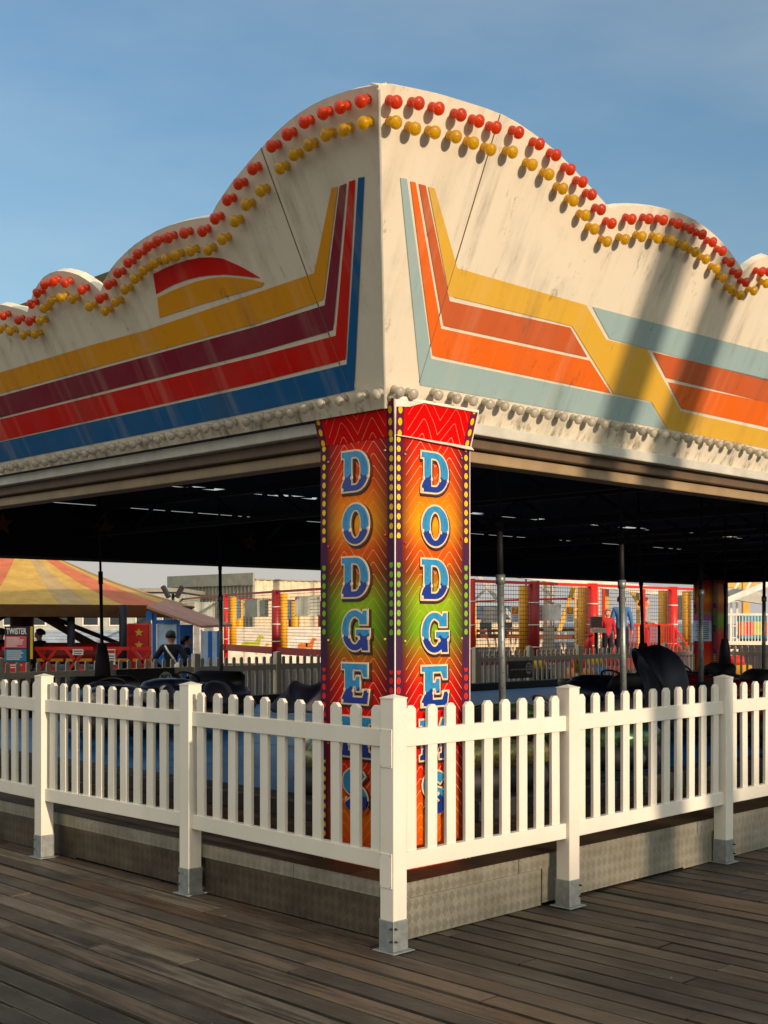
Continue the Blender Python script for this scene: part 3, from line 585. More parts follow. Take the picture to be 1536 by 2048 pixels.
# ---- letters
def ell(cx, cy, rx, ry, a0, a1, n=14): return [(cx + rx * math.cos(rad(a0 + (a1 - a0) * i / n)), cy + ry * math.sin(rad(a0 + (a1 - a0) * i / n))) for i in range(n + 1)]
def stroke(pts, w):
    l, r = [], []
    for i, p in enumerate(pts):
        a = pts[max(i - 1, 0)]; b = pts[min(i + 1, len(pts) - 1)]; d = Vector((b[0] - a[0], b[1] - a[1])).normalized()
        ww = w[i] if isinstance(w, list) else w
        l.append((p[0] - d.y * ww, p[1] + d.x * ww)); r.append((p[0] + d.y * ww, p[1] - d.x * ww))
    return l + r[::-1]
G = {}
G['D'] = ([(0, 1)] + [(.0, .86), (.10, .86), (.10, .30), (.04, .22), (.0, .12), (.0, 0)] + ell(.5, .5, .47, .5, -90, 90) , [ell(.5, .5, .2, .36, -90, 90) + [(.34, .86), (.34, .14)]])
G['O'] = (ell(.5, .5, .48, .51, 0, 360, 30)[:-1], [ell(.5, .5, .21, .37, 0, 360, 26)[:-1]])
G['G'] = (ell(.47, .5, .46, .51, 52, 300, 20) + [(.72, .10), (.75, 0), (.96, 0), (.94, .36), (1.0, .36), (1.0, .52), (.53, .52), (.53, .38), (.68, .36)] + ell(.47, .5, .22, .36, -30, -300, 18) + [(.64, .78), (.66, .66), (.92, .66), (.92, 1.0), (.80, 1.0)], [])
G['E'] = ([(0, 1), (0, .87), (.12, .87), (.12, .30), (.05, .2), (0, .12), (0, 0), (.93, 0), (.98, .34), (.84, .34), (.76, .15), (.40, .15), (.40, .44), (.50, .44), (.54, .32), (.65, .32), (.65, .68), (.54, .68), (.50, .58), (.40, .58), (.40, .86), (.72, .86), (.80, .68), (.93, .68), (.93, 1)], [])
G['M'] = ([(-.06, 1), (-.06, .87), (.03, .87), (.03, .14), (-.06, .10), (-.06, 0), (.30, 0), (.30, .12), (.23, .14), (.23, .60), (.43, .08), (.54, .08), (.74, .62), (.74, .14), (.66, .12), (.66, 0), (1.06, 0), (1.06, .12), (.97, .14), (.97, .87), (1.06, .87), (1.06, 1), (.74, 1), (.5, .44), (.28, 1)], [])
scl = ell(.48, .73, .30, .19, 20, 180, 8) + ell(.48, .69, .30, .20, 190, 250, 4) + ell(.50, .27, .30, .22, 70, 0, 5) + ell(.50, .25, .30, .18, -20, -165, 9)
G['S'] = (stroke(scl, [.11] + [.12] * 6 + [.135] * (len(scl) - 13) + [.12] * 5 + [.11]), [])
def off(loop, d):
    ar = sum(loop[i][0] * loop[(i + 1) % len(loop)][1] - loop[(i + 1) % len(loop)][0] * loop[i][1] for i in range(len(loop)))
    if ar < 0: loop = loop[::-1]
    out = []
    for i in range(len(loop)):
        a, p, b = Vector(loop[i - 1]), Vector(loop[i]), Vector(loop[(i + 1) % len(loop)])
        d1 = (p - a); d2 = (b - p)
        if d1.length < 1e-6 or d2.length < 1e-6: continue
        d1.normalize(); d2.normalize(); n1 = Vector((d1.y, -d1.x)); n2 = Vector((d2.y, -d2.x)); m = n1 + n2
        if m.length < .35: m = n1
        m = m.normalized(); k = min(1.8, 1 / max(.3, m.dot(n1))); out.append(tuple(p + m * d * k))
    return out
def curve_mesh(loops, depth):
    cu = bpy.data.curves.new('tmp', 'CURVE'); cu.dimensions = '2D'; cu.fill_mode = 'BOTH'; cu.extrude = depth / 2
    for lp in loops:
        sp = cu.splines.new('POLY'); sp.points.add(len(lp) - 1); sp.use_cyclic_u = True
        for q, p in zip(sp.points, lp): q.co = (p[0], p[1], 0, 1)
    ob = bpy.data.objects.new('tmp', cu); C.objects.link(ob)
    dg = bpy.context.evaluated_depsgraph_get(); me = bpy.data.meshes.new_from_object(ob.evaluated_get(dg))
    bpy.data.objects.remove(ob); bpy.data.curves.remove(cu); return me
def glyph(ch, size, wd=1.0):
    outer, holes_ = G[ch]; bm = bmesh.new(); uvl = bm.loops.layers.uv.new('UVMap')
    lay = [(.075, (.045, -.045), .0012, 3), (.05, (.055, -.02), .003, 2), (.045, (0, 0), .0055, 1), (0.0, (0, 0), .008, 0)]
    for d, sh, z, mi in lay:
        loops = [[(x * wd + sh[0], y + sh[1]) for x, y in off(outer, d)]] + [[(x * wd + sh[0], y + sh[1]) for x, y in off(h, -d)] for h in (holes_ if mi != 3 else holes_)]
        me = curve_mesh(loops, .004 / size)
        off0 = len(bm.verts); nf = len(bm.faces); bm.from_mesh(me); bm.verts.ensure_lookup_table(); bm.faces.ensure_lookup_table()
        for f in bm.faces[nf:]:
            f.material_index = mi
            for l in f.loops: l[uvl].uv = (l.vert.co.x, l.vert.co.y)
        for v in bm.verts[off0:]: v.co = Vector((v.co.x * size, v.co.y * size, v.co.z * size + z))
        bpy.data.meshes.remove(me)
    for cx, cy in {'D': [(.07, .34), (.36, .33), (.66, .32), (.96, .33), (.02, .04)], 'O': [(.04, .36), (.30, .35), (.70, .35), (.96, .36)], 'G': [(.03, .36), (.28, .34), (.64, .30), (.97, .30)], 'E': [(.10, .34), (.42, .32), (.76, .33), (.98, .33), (.02, .04)], 'M': [(.0, .3), (.26, .3), (.70, .3), (1.0, .3)], 'S': [(.16, .26), (.6, .46)]}[ch]:
        rr = .042; vs2 = [bm.verts.new(((cx * wd + rr * math.cos(k * math.pi / 5)) * size, (cy + rr * 1.2 * math.sin(k * math.pi / 5)) * size, .0105)) for k in range(10)]
        vb = [bm.verts.new((v.co.x, v.co.y, .004)) for v in vs2]
        f = bm.faces.new(vs2); f.material_index = 1
        for k in range(10):
            f = bm.faces.new((vs2[k], vb[k], vb[(k + 1) % 10], vs2[(k + 1) % 10])); f.material_index = 1
    for cx, cy0, cy1 in {'D': [(.22, .55, .78), (.80, .55, .74)], 'O': [(.15, .55, .78), (.84, .5, .72)], 'G': [(.13, .55, .78)], 'E': [(.26, .52, .78)], 'M': [(.13, .5, .78), (.86, .5, .78)], 'S': [(.30, .68, .80)]}[ch]:
        vv = [bm.verts.new(((cx * wd + dx) * size, y * size, .0108)) for dx, y in ((-.02, cy1), (0, cy0), (.02, cy1))]; f = bm.faces.new(vv); f.material_index = 4
        rr = .016; vv = [bm.verts.new(((cx * wd + rr * math.cos(k * math.pi / 4)) * size, (cy0 - .07 + rr * math.sin(k * math.pi / 4)) * size, .0108)) for k in range(8)]; f = bm.faces.new(vv); f.material_index = 4
    bmesh.ops.recalc_face_normals(bm, faces=bm.faces)
    me = bpy.data.meshes.new('letter'); bm.to_mesh(me); bm.free()
    for mt in (M['lblue'], M['lcream'], M['lbronze'], M['ldark'], M['signblue']): me.materials.append(mt)
    return me
LS = .205
for i, ch in enumerate('DODGEMS'):
    me = glyph(ch, LS); zc = 2.335 - i * .277
    for side in (0, 1):
        o = bpy.data.objects.new('letter', me); C.objects.link(o); o.parent = COL; o['label'] = f'blue and cream printed letter {ch}'
        z = zc - LS / 2 - (.012 if side else 0)
        if side == 0: Mx = Matrix(((0, 0, -1, -.001), (-1, 0, 0, CW * .50 + LS / 2), (0, 1, 0, z), (0, 0, 0, 1)))
        else: Mx = Matrix(((1, 0, 0, CW * .51 - LS / 2), (0, 0, -1, -.001), (0, 1, 0, z), (0, 0, 0, 1)))
        o.matrix_local = Mx
# notice on the far column
def text_mesh(s, size, bold=0.0):
    cu = bpy.data.curves.new('tmp', 'FONT'); cu.body = s; cu.size = size; cu.align_x = 'CENTER'; cu.align_y = 'CENTER'; cu.extrude = .002; cu.offset = bold
    ob = bpy.data.objects.new('tmp', cu); C.objects.link(ob); dg = bpy.context.evaluated_depsgraph_get(); me = bpy.data.meshes.new_from_object(ob.evaluated_get(dg))
    bpy.data.objects.remove(ob); bpy.data.curves.remove(cu); return me
def text(name, s, size, mat, c, ux, uz, parent=None, org=None, bold=0.0, sx=1.0):
    me = text_mesh(s, size, bold); me.materials.append(mat); o = bpy.data.objects.new(name, me); C.objects.link(o)
    n = Vector(ux).cross(Vector(uz)); ux = Vector(ux); uz = Vector(uz)
    if parent: o.parent = parent
    c = Vector(c) - Vector(org) if org is not None else Vector(c)
    o.matrix_local = Matrix(((ux.x * sx, uz.x, n.x, c.x), (ux.y * sx, uz.y, n.y, c.y), (ux.z * sx, uz.z, n.z, c.z), (0, 0, 0, 1))); return o
NT_ = thing('notice_board', 'pale ride notice with purple heading on the far rainbow column', 'notice', Lc(LW - CW - .04, LE - CW / 2 - .03, 1.1), YAW)
mb = MB(); mb.box(-.012, -.002, -.20, .27, 0, .62); mb.build('notice_panel', M['kioskpale'], NT_)
mb = MB(); mb.box(-.016, -.012, -.20, .27, .47, .62); mb.build('notice_heading', plain('purple_print', lin((150, 60, 130)), .5), NT_)
mb = MB()
for k in range(9): mb.box(-.0155, -.012, -.15 + R.uniform(0, .04), .22 - R.uniform(0, .06), .05 + k * .045, .068 + k * .045)
mb.build('notice_print', M['ink'], NT_)

# ================================================================== FENCES
POSTS = {'C': V(.045, 5.845, 0), 'L1': V(-1.105, 7.08, 0), 'L2': V(-2.24, 8.17, 0), 'L3': V(-3.38, 9.36, 0), 'R1': V(1.003, 6.76, 0), 'R2': V(2.19, 8.0, 0), 'R3': V(3.40, 9.20, 0), 'R4': V(4.62, 10.4, 0)}
PW = .09
def post_mesh(h, w, cap=.02):
    mb = MB(); a = w / 2; mb.box(-a, a, -a, a, 0, h - cap); return mb
def picket_proto(h0, h1, w, t, rounded=False):
    mb = MB(); c = w * .30; prof = [(-w / 2, h0), (w / 2, h0), (w / 2, h1 - c), (w / 2 - c, h1), (-w / 2 + c, h1), (-w / 2, h1 - c)]
    if rounded: prof = [(-w / 2, h0), (w / 2, h0)] + [(w / 2 * math.cos(k * math.pi / 8), h1 - w / 2 + w / 2 * math.sin(k * math.pi / 8)) for k in range(9)]
    mb.face([V(x, -t / 2, z) for x, z in prof]); mb.face([V(x, t / 2, z) for x, z in prof][::-1])
    for i in range(len(prof)):
        a, b = prof[i], prof[(i + 1) % len(prof)]; mb.face([V(a[0], -t / 2, a[1]), V(a[0], t / 2, a[1]), V(b[0], t / 2, b[1]), V(b[0], -t / 2, b[1])])
    return mb
proto = {}
def fence_post(th, p, h=1.208, w=PW, sleeve=True, mat='pvc', rz=YAW, zb=0.0, side='C'):
    k = ('post', h, w, mat, side)
    if k not in proto:
        a = w / 2; proto[k] = o = post_mesh(h, w).build('fence_post', M[mat], th, bevel=.004)
        mb = MB(); a = w / 2 + .002; z = h - .021; top = V(0, 0, h)
        q = [V(-a, -a, z), V(a, -a, z), V(a, a, z), V(-a, a, z)]; q2 = [x + V(0, 0, .005) for x in q]
        for i in range(4): mb.face([q[i], q[(i + 1) % 4], q2[(i + 1) % 4], q2[i]]); mb.face([q2[i], q2[(i + 1) % 4], top])
        mb.face(q[::-1]); cap = mb.build('post_cap', M[mat], o); ch = [cap]
        if sleeve:
            mb = MB(); b = w / 2 + .004; mb.box(-b, b, -b, b, .006, .15); ch.append(mb.build('post_sleeve', M['galv'], o, bevel=.003))
            mb = MB(); mb.box(-.072, .072, -.072, .072, .0, .006); ch.append(mb.build('base_plate', M['galv'], o, bevel=.002))
            for z in (.055, .115):
                for dx, dy, ax in {'C': ((-b - .004, -b + .010, 0), (-b + .010, -b - .004, 1)), 'L': ((-b - .004, b - .010, 0),), 'R': ((b - .010, -b - .004, 1),)}[side]:
                    mb = MB(); q_ = Quaternion((0, 1, 0), rad(-90)) if ax == 0 else Quaternion((1, 0, 0), rad(90))
                    mb.lathe([(.0055, -.004), (.0055, .006), (.0025, .007), (.0025, .014)], 6, 0, Matrix.Translation((dx, dy, z)) @ q_.to_matrix().to_4x4()); ch.append(mb.build('bolt', M['darksteel'], o))
        proto[k + (0,)] = ch
    else:
        o = proto[k].copy(); C.objects.link(o); o.parent = th
        for c in proto[k + (0,)]: d = c.copy(); C.objects.link(d); d.parent = o
    o.location = p - th.location + V(0, 0, zb); o.rotation_euler = (0, 0, rz); return o
def panel(th, a, b, n, zr, hp, w=PW, pk=(.066, .022), mat='pvc', rounded=False, zb=0.0, rail_h=.083, pk0=.40):
    d = (b - a); L = d.length; d.normalize(); ang = math.atan2(d.y, d.x); c = (a + b) / 2 - th.location
    for z in zr:
        mb = MB(); mb.box(-L / 2 + w * .35, L / 2 - w * .35, -.021, .021, -rail_h / 2, rail_h / 2); r = mb.build('rail', M[mat], th, bevel=.003)
        r.location = c + V(0, 0, z + zb); r.rotation_euler = (0, 0, ang)
    k = ('pk', hp, pk, mat, rounded)
    for i in range(n):
        t = (w * .5 + (L - w) * ((i + .5) / n) ) ; pos = a + d * t - th.location + V(0, 0, zb)
        if k not in proto: proto[k] = picket_proto(pk0, hp, pk[0], pk[1], rounded).build('picket', M[mat], th, bevel=.003); o = proto[k]
        else: o = proto[k].copy(); C.objects.link(o); o.parent = th
        o.location = pos; o.rotation_euler = (R.uniform(-.006, .006), 0, ang)
FRT = thing('picket_fence', 'white picket fence run on the sunlit right of the corner post', 'picket fence', POSTS['C'])
FLF = thing('picket_fence', 'white picket fence run in shade along the left of the pavilion', 'picket fence', POSTS['L1'])
ZR = (.998, .415)
cp = fence_post(FRT, POSTS['C'])
for z0, z1 in ((.865, 1.045), (.30, .462)):           # repair patches on the shaded face of the corner post
    mb = MB(); mb.box(-PW / 2 - .004, -PW / 2 + .001, -.035, .043, z0, z1); mb.build('repair_patch', M['pvc'], cp, bevel=.001)
    mb = MB()
    for y in (-.029, .037):
        for z in (z0 + .008, z1 - .008): mb.ball(V(-PW / 2 - .004, y, z), .0028, 6)
    mb.build('patch_screw', M['darksteel'], cp)
for k in ('R1', 'R2', 'R3', 'R4'): fence_post(FRT, POSTS[k], side='R')
for k in ('L1', 'L2', 'L3'): fence_post(FLF, POSTS[k], side='L')
panel(FRT, POSTS['C'], POSTS['R1'], 9, ZR, 1.150); panel(FRT, POSTS['R1'], POSTS['R2'], 11, ZR, 1.150); panel(FRT, POSTS['R2'], POSTS['R3'], 11, ZR, 1.150); panel(FRT, POSTS['R3'], POSTS['R4'], 11, ZR, 1.150)
panel(FLF, POSTS['L1'], POSTS['C'], 11, ZR, 1.150); panel(FLF, POSTS['L2'], POSTS['L1'], 11, ZR, 1.150); panel(FLF, POSTS['L3'], POSTS['L2'], 11, ZR, 1.150)
# rear fences
def rear(label, w0, w1, e0, e1, n, rz):
    a = Lc(w0, e0); b = Lc(w1, e1); th = thing('picket_fence', label, 'picket fence', a)
    for i in range(n + 1): fence_post(th, a.lerp(b, i / n), 1.06, .10, False, 'pvc_rear')
    for i in range(n): panel(th, a.lerp(b, i / n), a.lerp(b, (i + 1) / n), 10, (.80, .20), .98, .10, (.062, .02), 'pvc_rear', True, rail_h=.09, pk0=.12)
rear('dull picket fence behind the dodgem floor, seen left of the column', -1.2, 10.35, LE + .45, LE + .45, 7, 0)
rear('dull picket fence behind the dodgem floor, seen right of the column', 13.65, 21.9, LE + .45, LE + .45, 5, 0)
rear('dull picket fence closing the far right end of the pavilion', 21.9, 21.9, LE + .35, 4.6, 4, 0)
# signs on the rear fences
def one_way(px, py, wdt, label, arrow):
    c = onplane(px, py, V(0, LE + .40, 0), V(0, -1, 0)); W_ = Lc(*c); th = thing('direction_sign', label, 'sign', W_, YAW)
    h = wdt * .47; mb = MB(); mb.box(-wdt / 2, wdt / 2, -.02, -.006, -h / 2, h / 2); mb.build('sign_board', M['signdark'], th)
    mb = MB(); mb.lathe([(.001, 0), (wdt * .135, 0), (wdt * .135, .004), (.001, .004)], 24, 0, Matrix.Translation((wdt * .34, -.0205, .02)) @ Quaternion((1, 0, 0), rad(90)).to_matrix().to_4x4() @ Matrix.Diagonal((1, 1.2, 1, 1)), cap=False); mb.build('sign_roundel', M['paper'], th)
    for k, s in enumerate(('NO', 'HEAD ON', 'BUMPING')): text('roundel_text', s, wdt * (.10 if k == 0 else .05), M['ink'], V(wdt * .34, -.0265, .02 + wdt * (.08 - .075 * k)), V(1, 0, 0), V(0, 0, 1), th, bold=.002)
    text('sign_text', 'ONE WAY ROUND!', wdt * .072, M['paper'], V(-wdt * .13, -.0225, 0), V(1, 0, 0), V(0, 0, 1), th)
    mb = MB()
    if arrow:
        q = [(-.46, 0), (-.30, .17), (-.30, .07), (.18, .07), (.18, -.07), (-.30, -.07), (-.30, -.17)]
    else: q = [(-.47, .05), (-.33, .19), (-.33, .10), (.18, .10), (.18, -.10), (-.33, -.10), (-.47, -.12)]
    for i in range(len(q)):
        a, b = q[i], q[(i + 1) % len(q)]; L = math.hypot(a[0] - b[0], a[1] - b[1]); n = max(2, int(L / .03))
        for k in range(n):
            t = k / n; x = (a[0] + (b[0] - a[0]) * t) * wdt; z = (a[1] + (b[1] - a[1]) * t) * wdt; mb.box(x - .008, x + .008, -.025, -.02, z - .008, z + .008)
    mb.build('sign_dots', M['rust'], th)
one_way(291, 1369, 1.02, 'dark ONE WAY ROUND sign in red lamps on the left rear fence', False)
one_way(1040, 1339, .74, 'dark ONE WAY ROUND sign with a white roundel on the right rear fence', True)
c = Lc(*onplane(1153, 1333, V(0, LE + .40, 0), V(0, -1, 0))); th = thing('warning_sign', 'small yellow electrical warning sign on the right rear fence', 'sign', c, YAW)
mb = MB(); mb.box(-.09, .09, -.015, -.005, -.14, .02); mb.build('warning_panel', M['warn'], th)
mb = MB(); mb.face([V(-.09, -.012, .02), V(.09, -.012, .02), V(0, -.012, .19)]); s_ = mb.build('warning_triangle', M['warn'], th).modifiers.new('t', 'SOLIDIFY'); s_.thickness = .008
mb = MB(); mb.bar(V(0, -.022, .13), V(0, -.022, .06), .014); 
for k in range(4): mb.box(-.065, .065, -.019, -.015, -.12 + k * .03, -.108 + k * .03)
mb.build('warning_print', M['ink'], th)

# ================================================================== DODGEM CARS
def sring(z, a, b, cy=0.0, n=28, ex=3.2):
    out = []
    for k in range(n):
        t = 2 * math.pi * k / n; ct, st = math.cos(t), math.sin(t)
        out.append(V(a * abs(ct) ** (2 / ex) * (1 if ct >= 0 else -1), cy + b * abs(st) ** (2 / ex) * (1 if st >= 0 else -1), z))
    return out
def dodgem(px, pyb, Y, label, body, heading, tube, topz=3.18, lean=(0, 0), group='dodgem cars on the ride floor'):
    pole = P(px, pyb, Y); h = rad(heading); fwd = V(-math.sin(h), math.cos(h), 0)
    th = thing('dodgem_car', label, 'dodgem car', V(pole.x, pole.y, ZP + .005) + fwd * .62, h, group)
    mb = MB(); mb.loft([sring(.10, .46, .84), sring(.12, .53, .92), sring(.20, .56, .95), sring(.28, .53, .92), sring(.30, .47, .86)]); mb.build('bumper', M['rubber'], th, smooth=True)
    mb = MB(); mb.loft([sring(.28, .49, .88), sring(.38, .49, .88), sring(.45, .45, .82), sring(.50, .36, .66, .05)], 0, True); mb.build('body', body, th, smooth=True)
    mb = MB(); mb.loft([sring(.44, .33, .40, .42, 20, 2.4), sring(.53, .28, .32, .42, 20, 2.4), sring(.57, .16, .20, .42, 20, 2.2)]); mb.build('bonnet', body, th, smooth=True)
    mb = MB(); mb.loft([sring(.44, .42, .20, -.48, 20, 3), sring(.58, .40, .13, -.55, 20, 3), sring(.63, .32, .08, -.58, 20, 2.6)]); mb.build('seat_back', M['black'], th, smooth=True)
    mb = MB(); mb.tube([V(0, .25, .48), V(0, .05, .57)], .02, 8); mb.tube([V(.15 * math.cos(2 * math.pi * k / 16), .05 + .10 * math.sin(2 * math.pi * k / 16), .57 + .07 * math.sin(2 * math.pi * k / 16)) for k in range(17)], .014, 6); mb.build('steering_wheel', M['black'], th, smooth=True)
    for sx in (-.26, .26): mb = MB(); mb.lathe([(.001, 0), (.06, 0), (.05, .02), (.02, .035)], 12, 0, Matrix.Translation((sx, .83, .46)) @ Quaternion((1, 0, 0), rad(-80)).to_matrix().to_4x4()); mb.build('headlight', M['bulb_clear'], th, smooth=True)
    z0 = .45; x_, y_ = lean; zt = topz - ZP; f0 = -.62
    def at(z): t = (z - z0) / (zt - z0); return V(x_ * t, f0 + y_ * t, z)
    pl = MB(); 
    if tube == 'thin':
        pl.tube([at(z0), at(.85), at(1.0)], [.11, .08, .05], 10); pl.tube([at(.95), at(1.75)], .020, 8); pl.tube([at(1.7), at(1.85)], .027, 8); pl.tube([at(1.8), at(zt - .05)], .014, 8)
        o = pl.build('power_pole', M['black'], th, smooth=True)
    else:
        pl.tube([at(z0), at(.62)], [.10, .06], 10); o = pl.build('power_pole', M['black'], th, smooth=True)
        mb = MB(); mb.tube([at(.60), at(1.55)], .0255, 12); mb.tube([at(1.53), at(1.60)], .034, 12); mb.build('pole_sleeve', M['galv'], o, smooth=True)
        mb = MB()
        for k in range(8):
            for dx in (-.012, .014): mb.ball(at(.68 + k * .11) + V(dx, 0, 0) + (Matrix.Rotation(-h, 3, 'Z') @ V(0, -.0245, 0)), .005, 6)
        mb.build('pole_holes', M['black'], o)
        mb = MB(); mb.tube([at(1.58), at(1.95)], .022, 10); mb.tube([at(1.93), at(2.0)], .026, 10); mb.tube([at(1.98), at(zt - .05)], .014, 8); mb.build('pole_rod', M['black'], o, smooth=True)
    mb = MB(); e = at(zt - .05); mb.tube([e, e + V(.05, .04, .03), e + V(.16, .06, .045)], [.012, .012, .02], 6); mb.box(e.x + .12, e.x + .24, e.y + .02, e.y + .10, e.z + .03, e.z + .05); mb.build('contact_shoe', M['darksteel'], o)
    return th
dodgem(206, 1363, 14.5, 'navy dodgem car with a thin black pole, leftmost behind the fence', M['car_navy'], 200, 'thin', lean=(.05, 0))
dodgem(443, 1350, 16.0, 'dark blue dodgem car whose grey pole stands left of the column', M['car_navy'], 150, 'grey', lean=(0, .05))
dodgem(1006, 1452, 8.9, 'gold flake dodgem car nearest the corner column, with a leaning perforated pole', M['car_gold'], 120, 'grey', lean=(-.10, .12))
dodgem(1248, 1417, 10.0, 'green flake dodgem car behind the second fence panel right of the corner', M['car_green'], 60, 'grey', lean=(.0, .04))
dodgem(1289, 1340, 15.2, 'black dodgem car partly under the navy tarpaulin', M['car_navy'], 25, 'thin', lean=(-.10, 0))
dodgem(1402, 1395, 13.0, 'dark red dodgem car in front of the far rainbow column', M['car_red'], 250, 'grey', lean=(-.02, 0))
dodgem(1449, 1338, 19.0, 'black dodgem car with a thin pole just right of the far column', M['car_navy'], 100, 'thin', lean=(-.04, 0))
dodgem(1527, 1352, 16.5, 'deep red dodgem car at the right edge behind the fence', M['car_red'], 90, 'grey', lean=(-.05, 0))
dodgem(600, 1385, 13.5, 'shiny navy dodgem car beside the left face of the column', M['car_navy'], 110, 'thin') if False else None
def tarp(px, Y, label, pts, depth, mat):
    """a cloth hump: its side outline given real depth, rounded towards both ends"""
    base = P(px, HZ, Y); base.z = ZP + .01; th = thing('tarpaulin', label, 'tarpaulin', base); mb = MB(); rings = []
    q = [V((x - px) / FPX * Y, 0, max(0, HC - (y - HZ) / FPX * Y - base.z)) for x, y in pts]; dense = []
    for i in range(len(q)):
        a, b = q[i], q[(i + 1) % len(q)]; n = max(1, int((b - a).length / .09)); dense += [a.lerp(b, k / n) for k in range(n)]
    cx = sum(p.x for p in q) / len(q); zc = sum(p.z for p in q) / len(q) * .7
    for k in range(11):
        t = -1 + 2 * k / 10; sc = max(.04, 1 - abs(t) ** 2.2) ** .45
        rings.append([V(cx + (p.x - cx) * sc, t * depth, zc + (p.z - zc) * sc) + V(R.uniform(-.014, .014), R.uniform(-.01, .01), R.uniform(-.012, .012)) for p in dense])
    mb.loft(rings); o = mb.build('draped_cloth', mat, th, smooth=True)
    s = o.modifiers.new('s', 'SUBSURF'); s.levels = 1; s.render_levels = 1; return th
tarp(1320, 12.0, 'dark navy tarpaulin humped high over a dodgem seat on the right', [(1264, 1300), (1270, 1294), (1280, 1299), (1292, 1297), (1304, 1288), (1320, 1287), (1345, 1300), (1362, 1318), (1370, 1340), (1376, 1380), (1377, 1440), (1305, 1440), (1299, 1380), (1292, 1340), (1276, 1318), (1284, 1310), (1270, 1303)], .45, M['tarp'])
tarp(195, 14.0, 'navy tarpaulin in two humps under the leftmost thin pole', [(158, 1400), (170, 1372), (185, 1362), (200, 1366), (206, 1362), (218, 1362), (230, 1380), (238, 1400)], .45, M['tarp'])
tarp(430, 15.0, 'dark tarpaulin hump at the foot of the grey pole', [(398, 1400), (405, 1372), (420, 1358), (440, 1362), (455, 1365), (468, 1390), (472, 1410)], .45, M['tarp'])
tarp(605, 12.0, 'navy tarpaulin spread beside the column', [(535, 1420), (550, 1398), (575, 1380), (578, 1362), (592, 1358), (605, 1372), (625, 1372), (650, 1355), (668, 1350), (690, 1420)], .6, M['tarp'])
tarp(337, 13.0, 'small navy tarpaulin hump in front of the ONE WAY ROUND sign', [(318, 1400), (326, 1375), (336, 1368), (346, 1376), (354, 1400)], .3, M['tarp'])

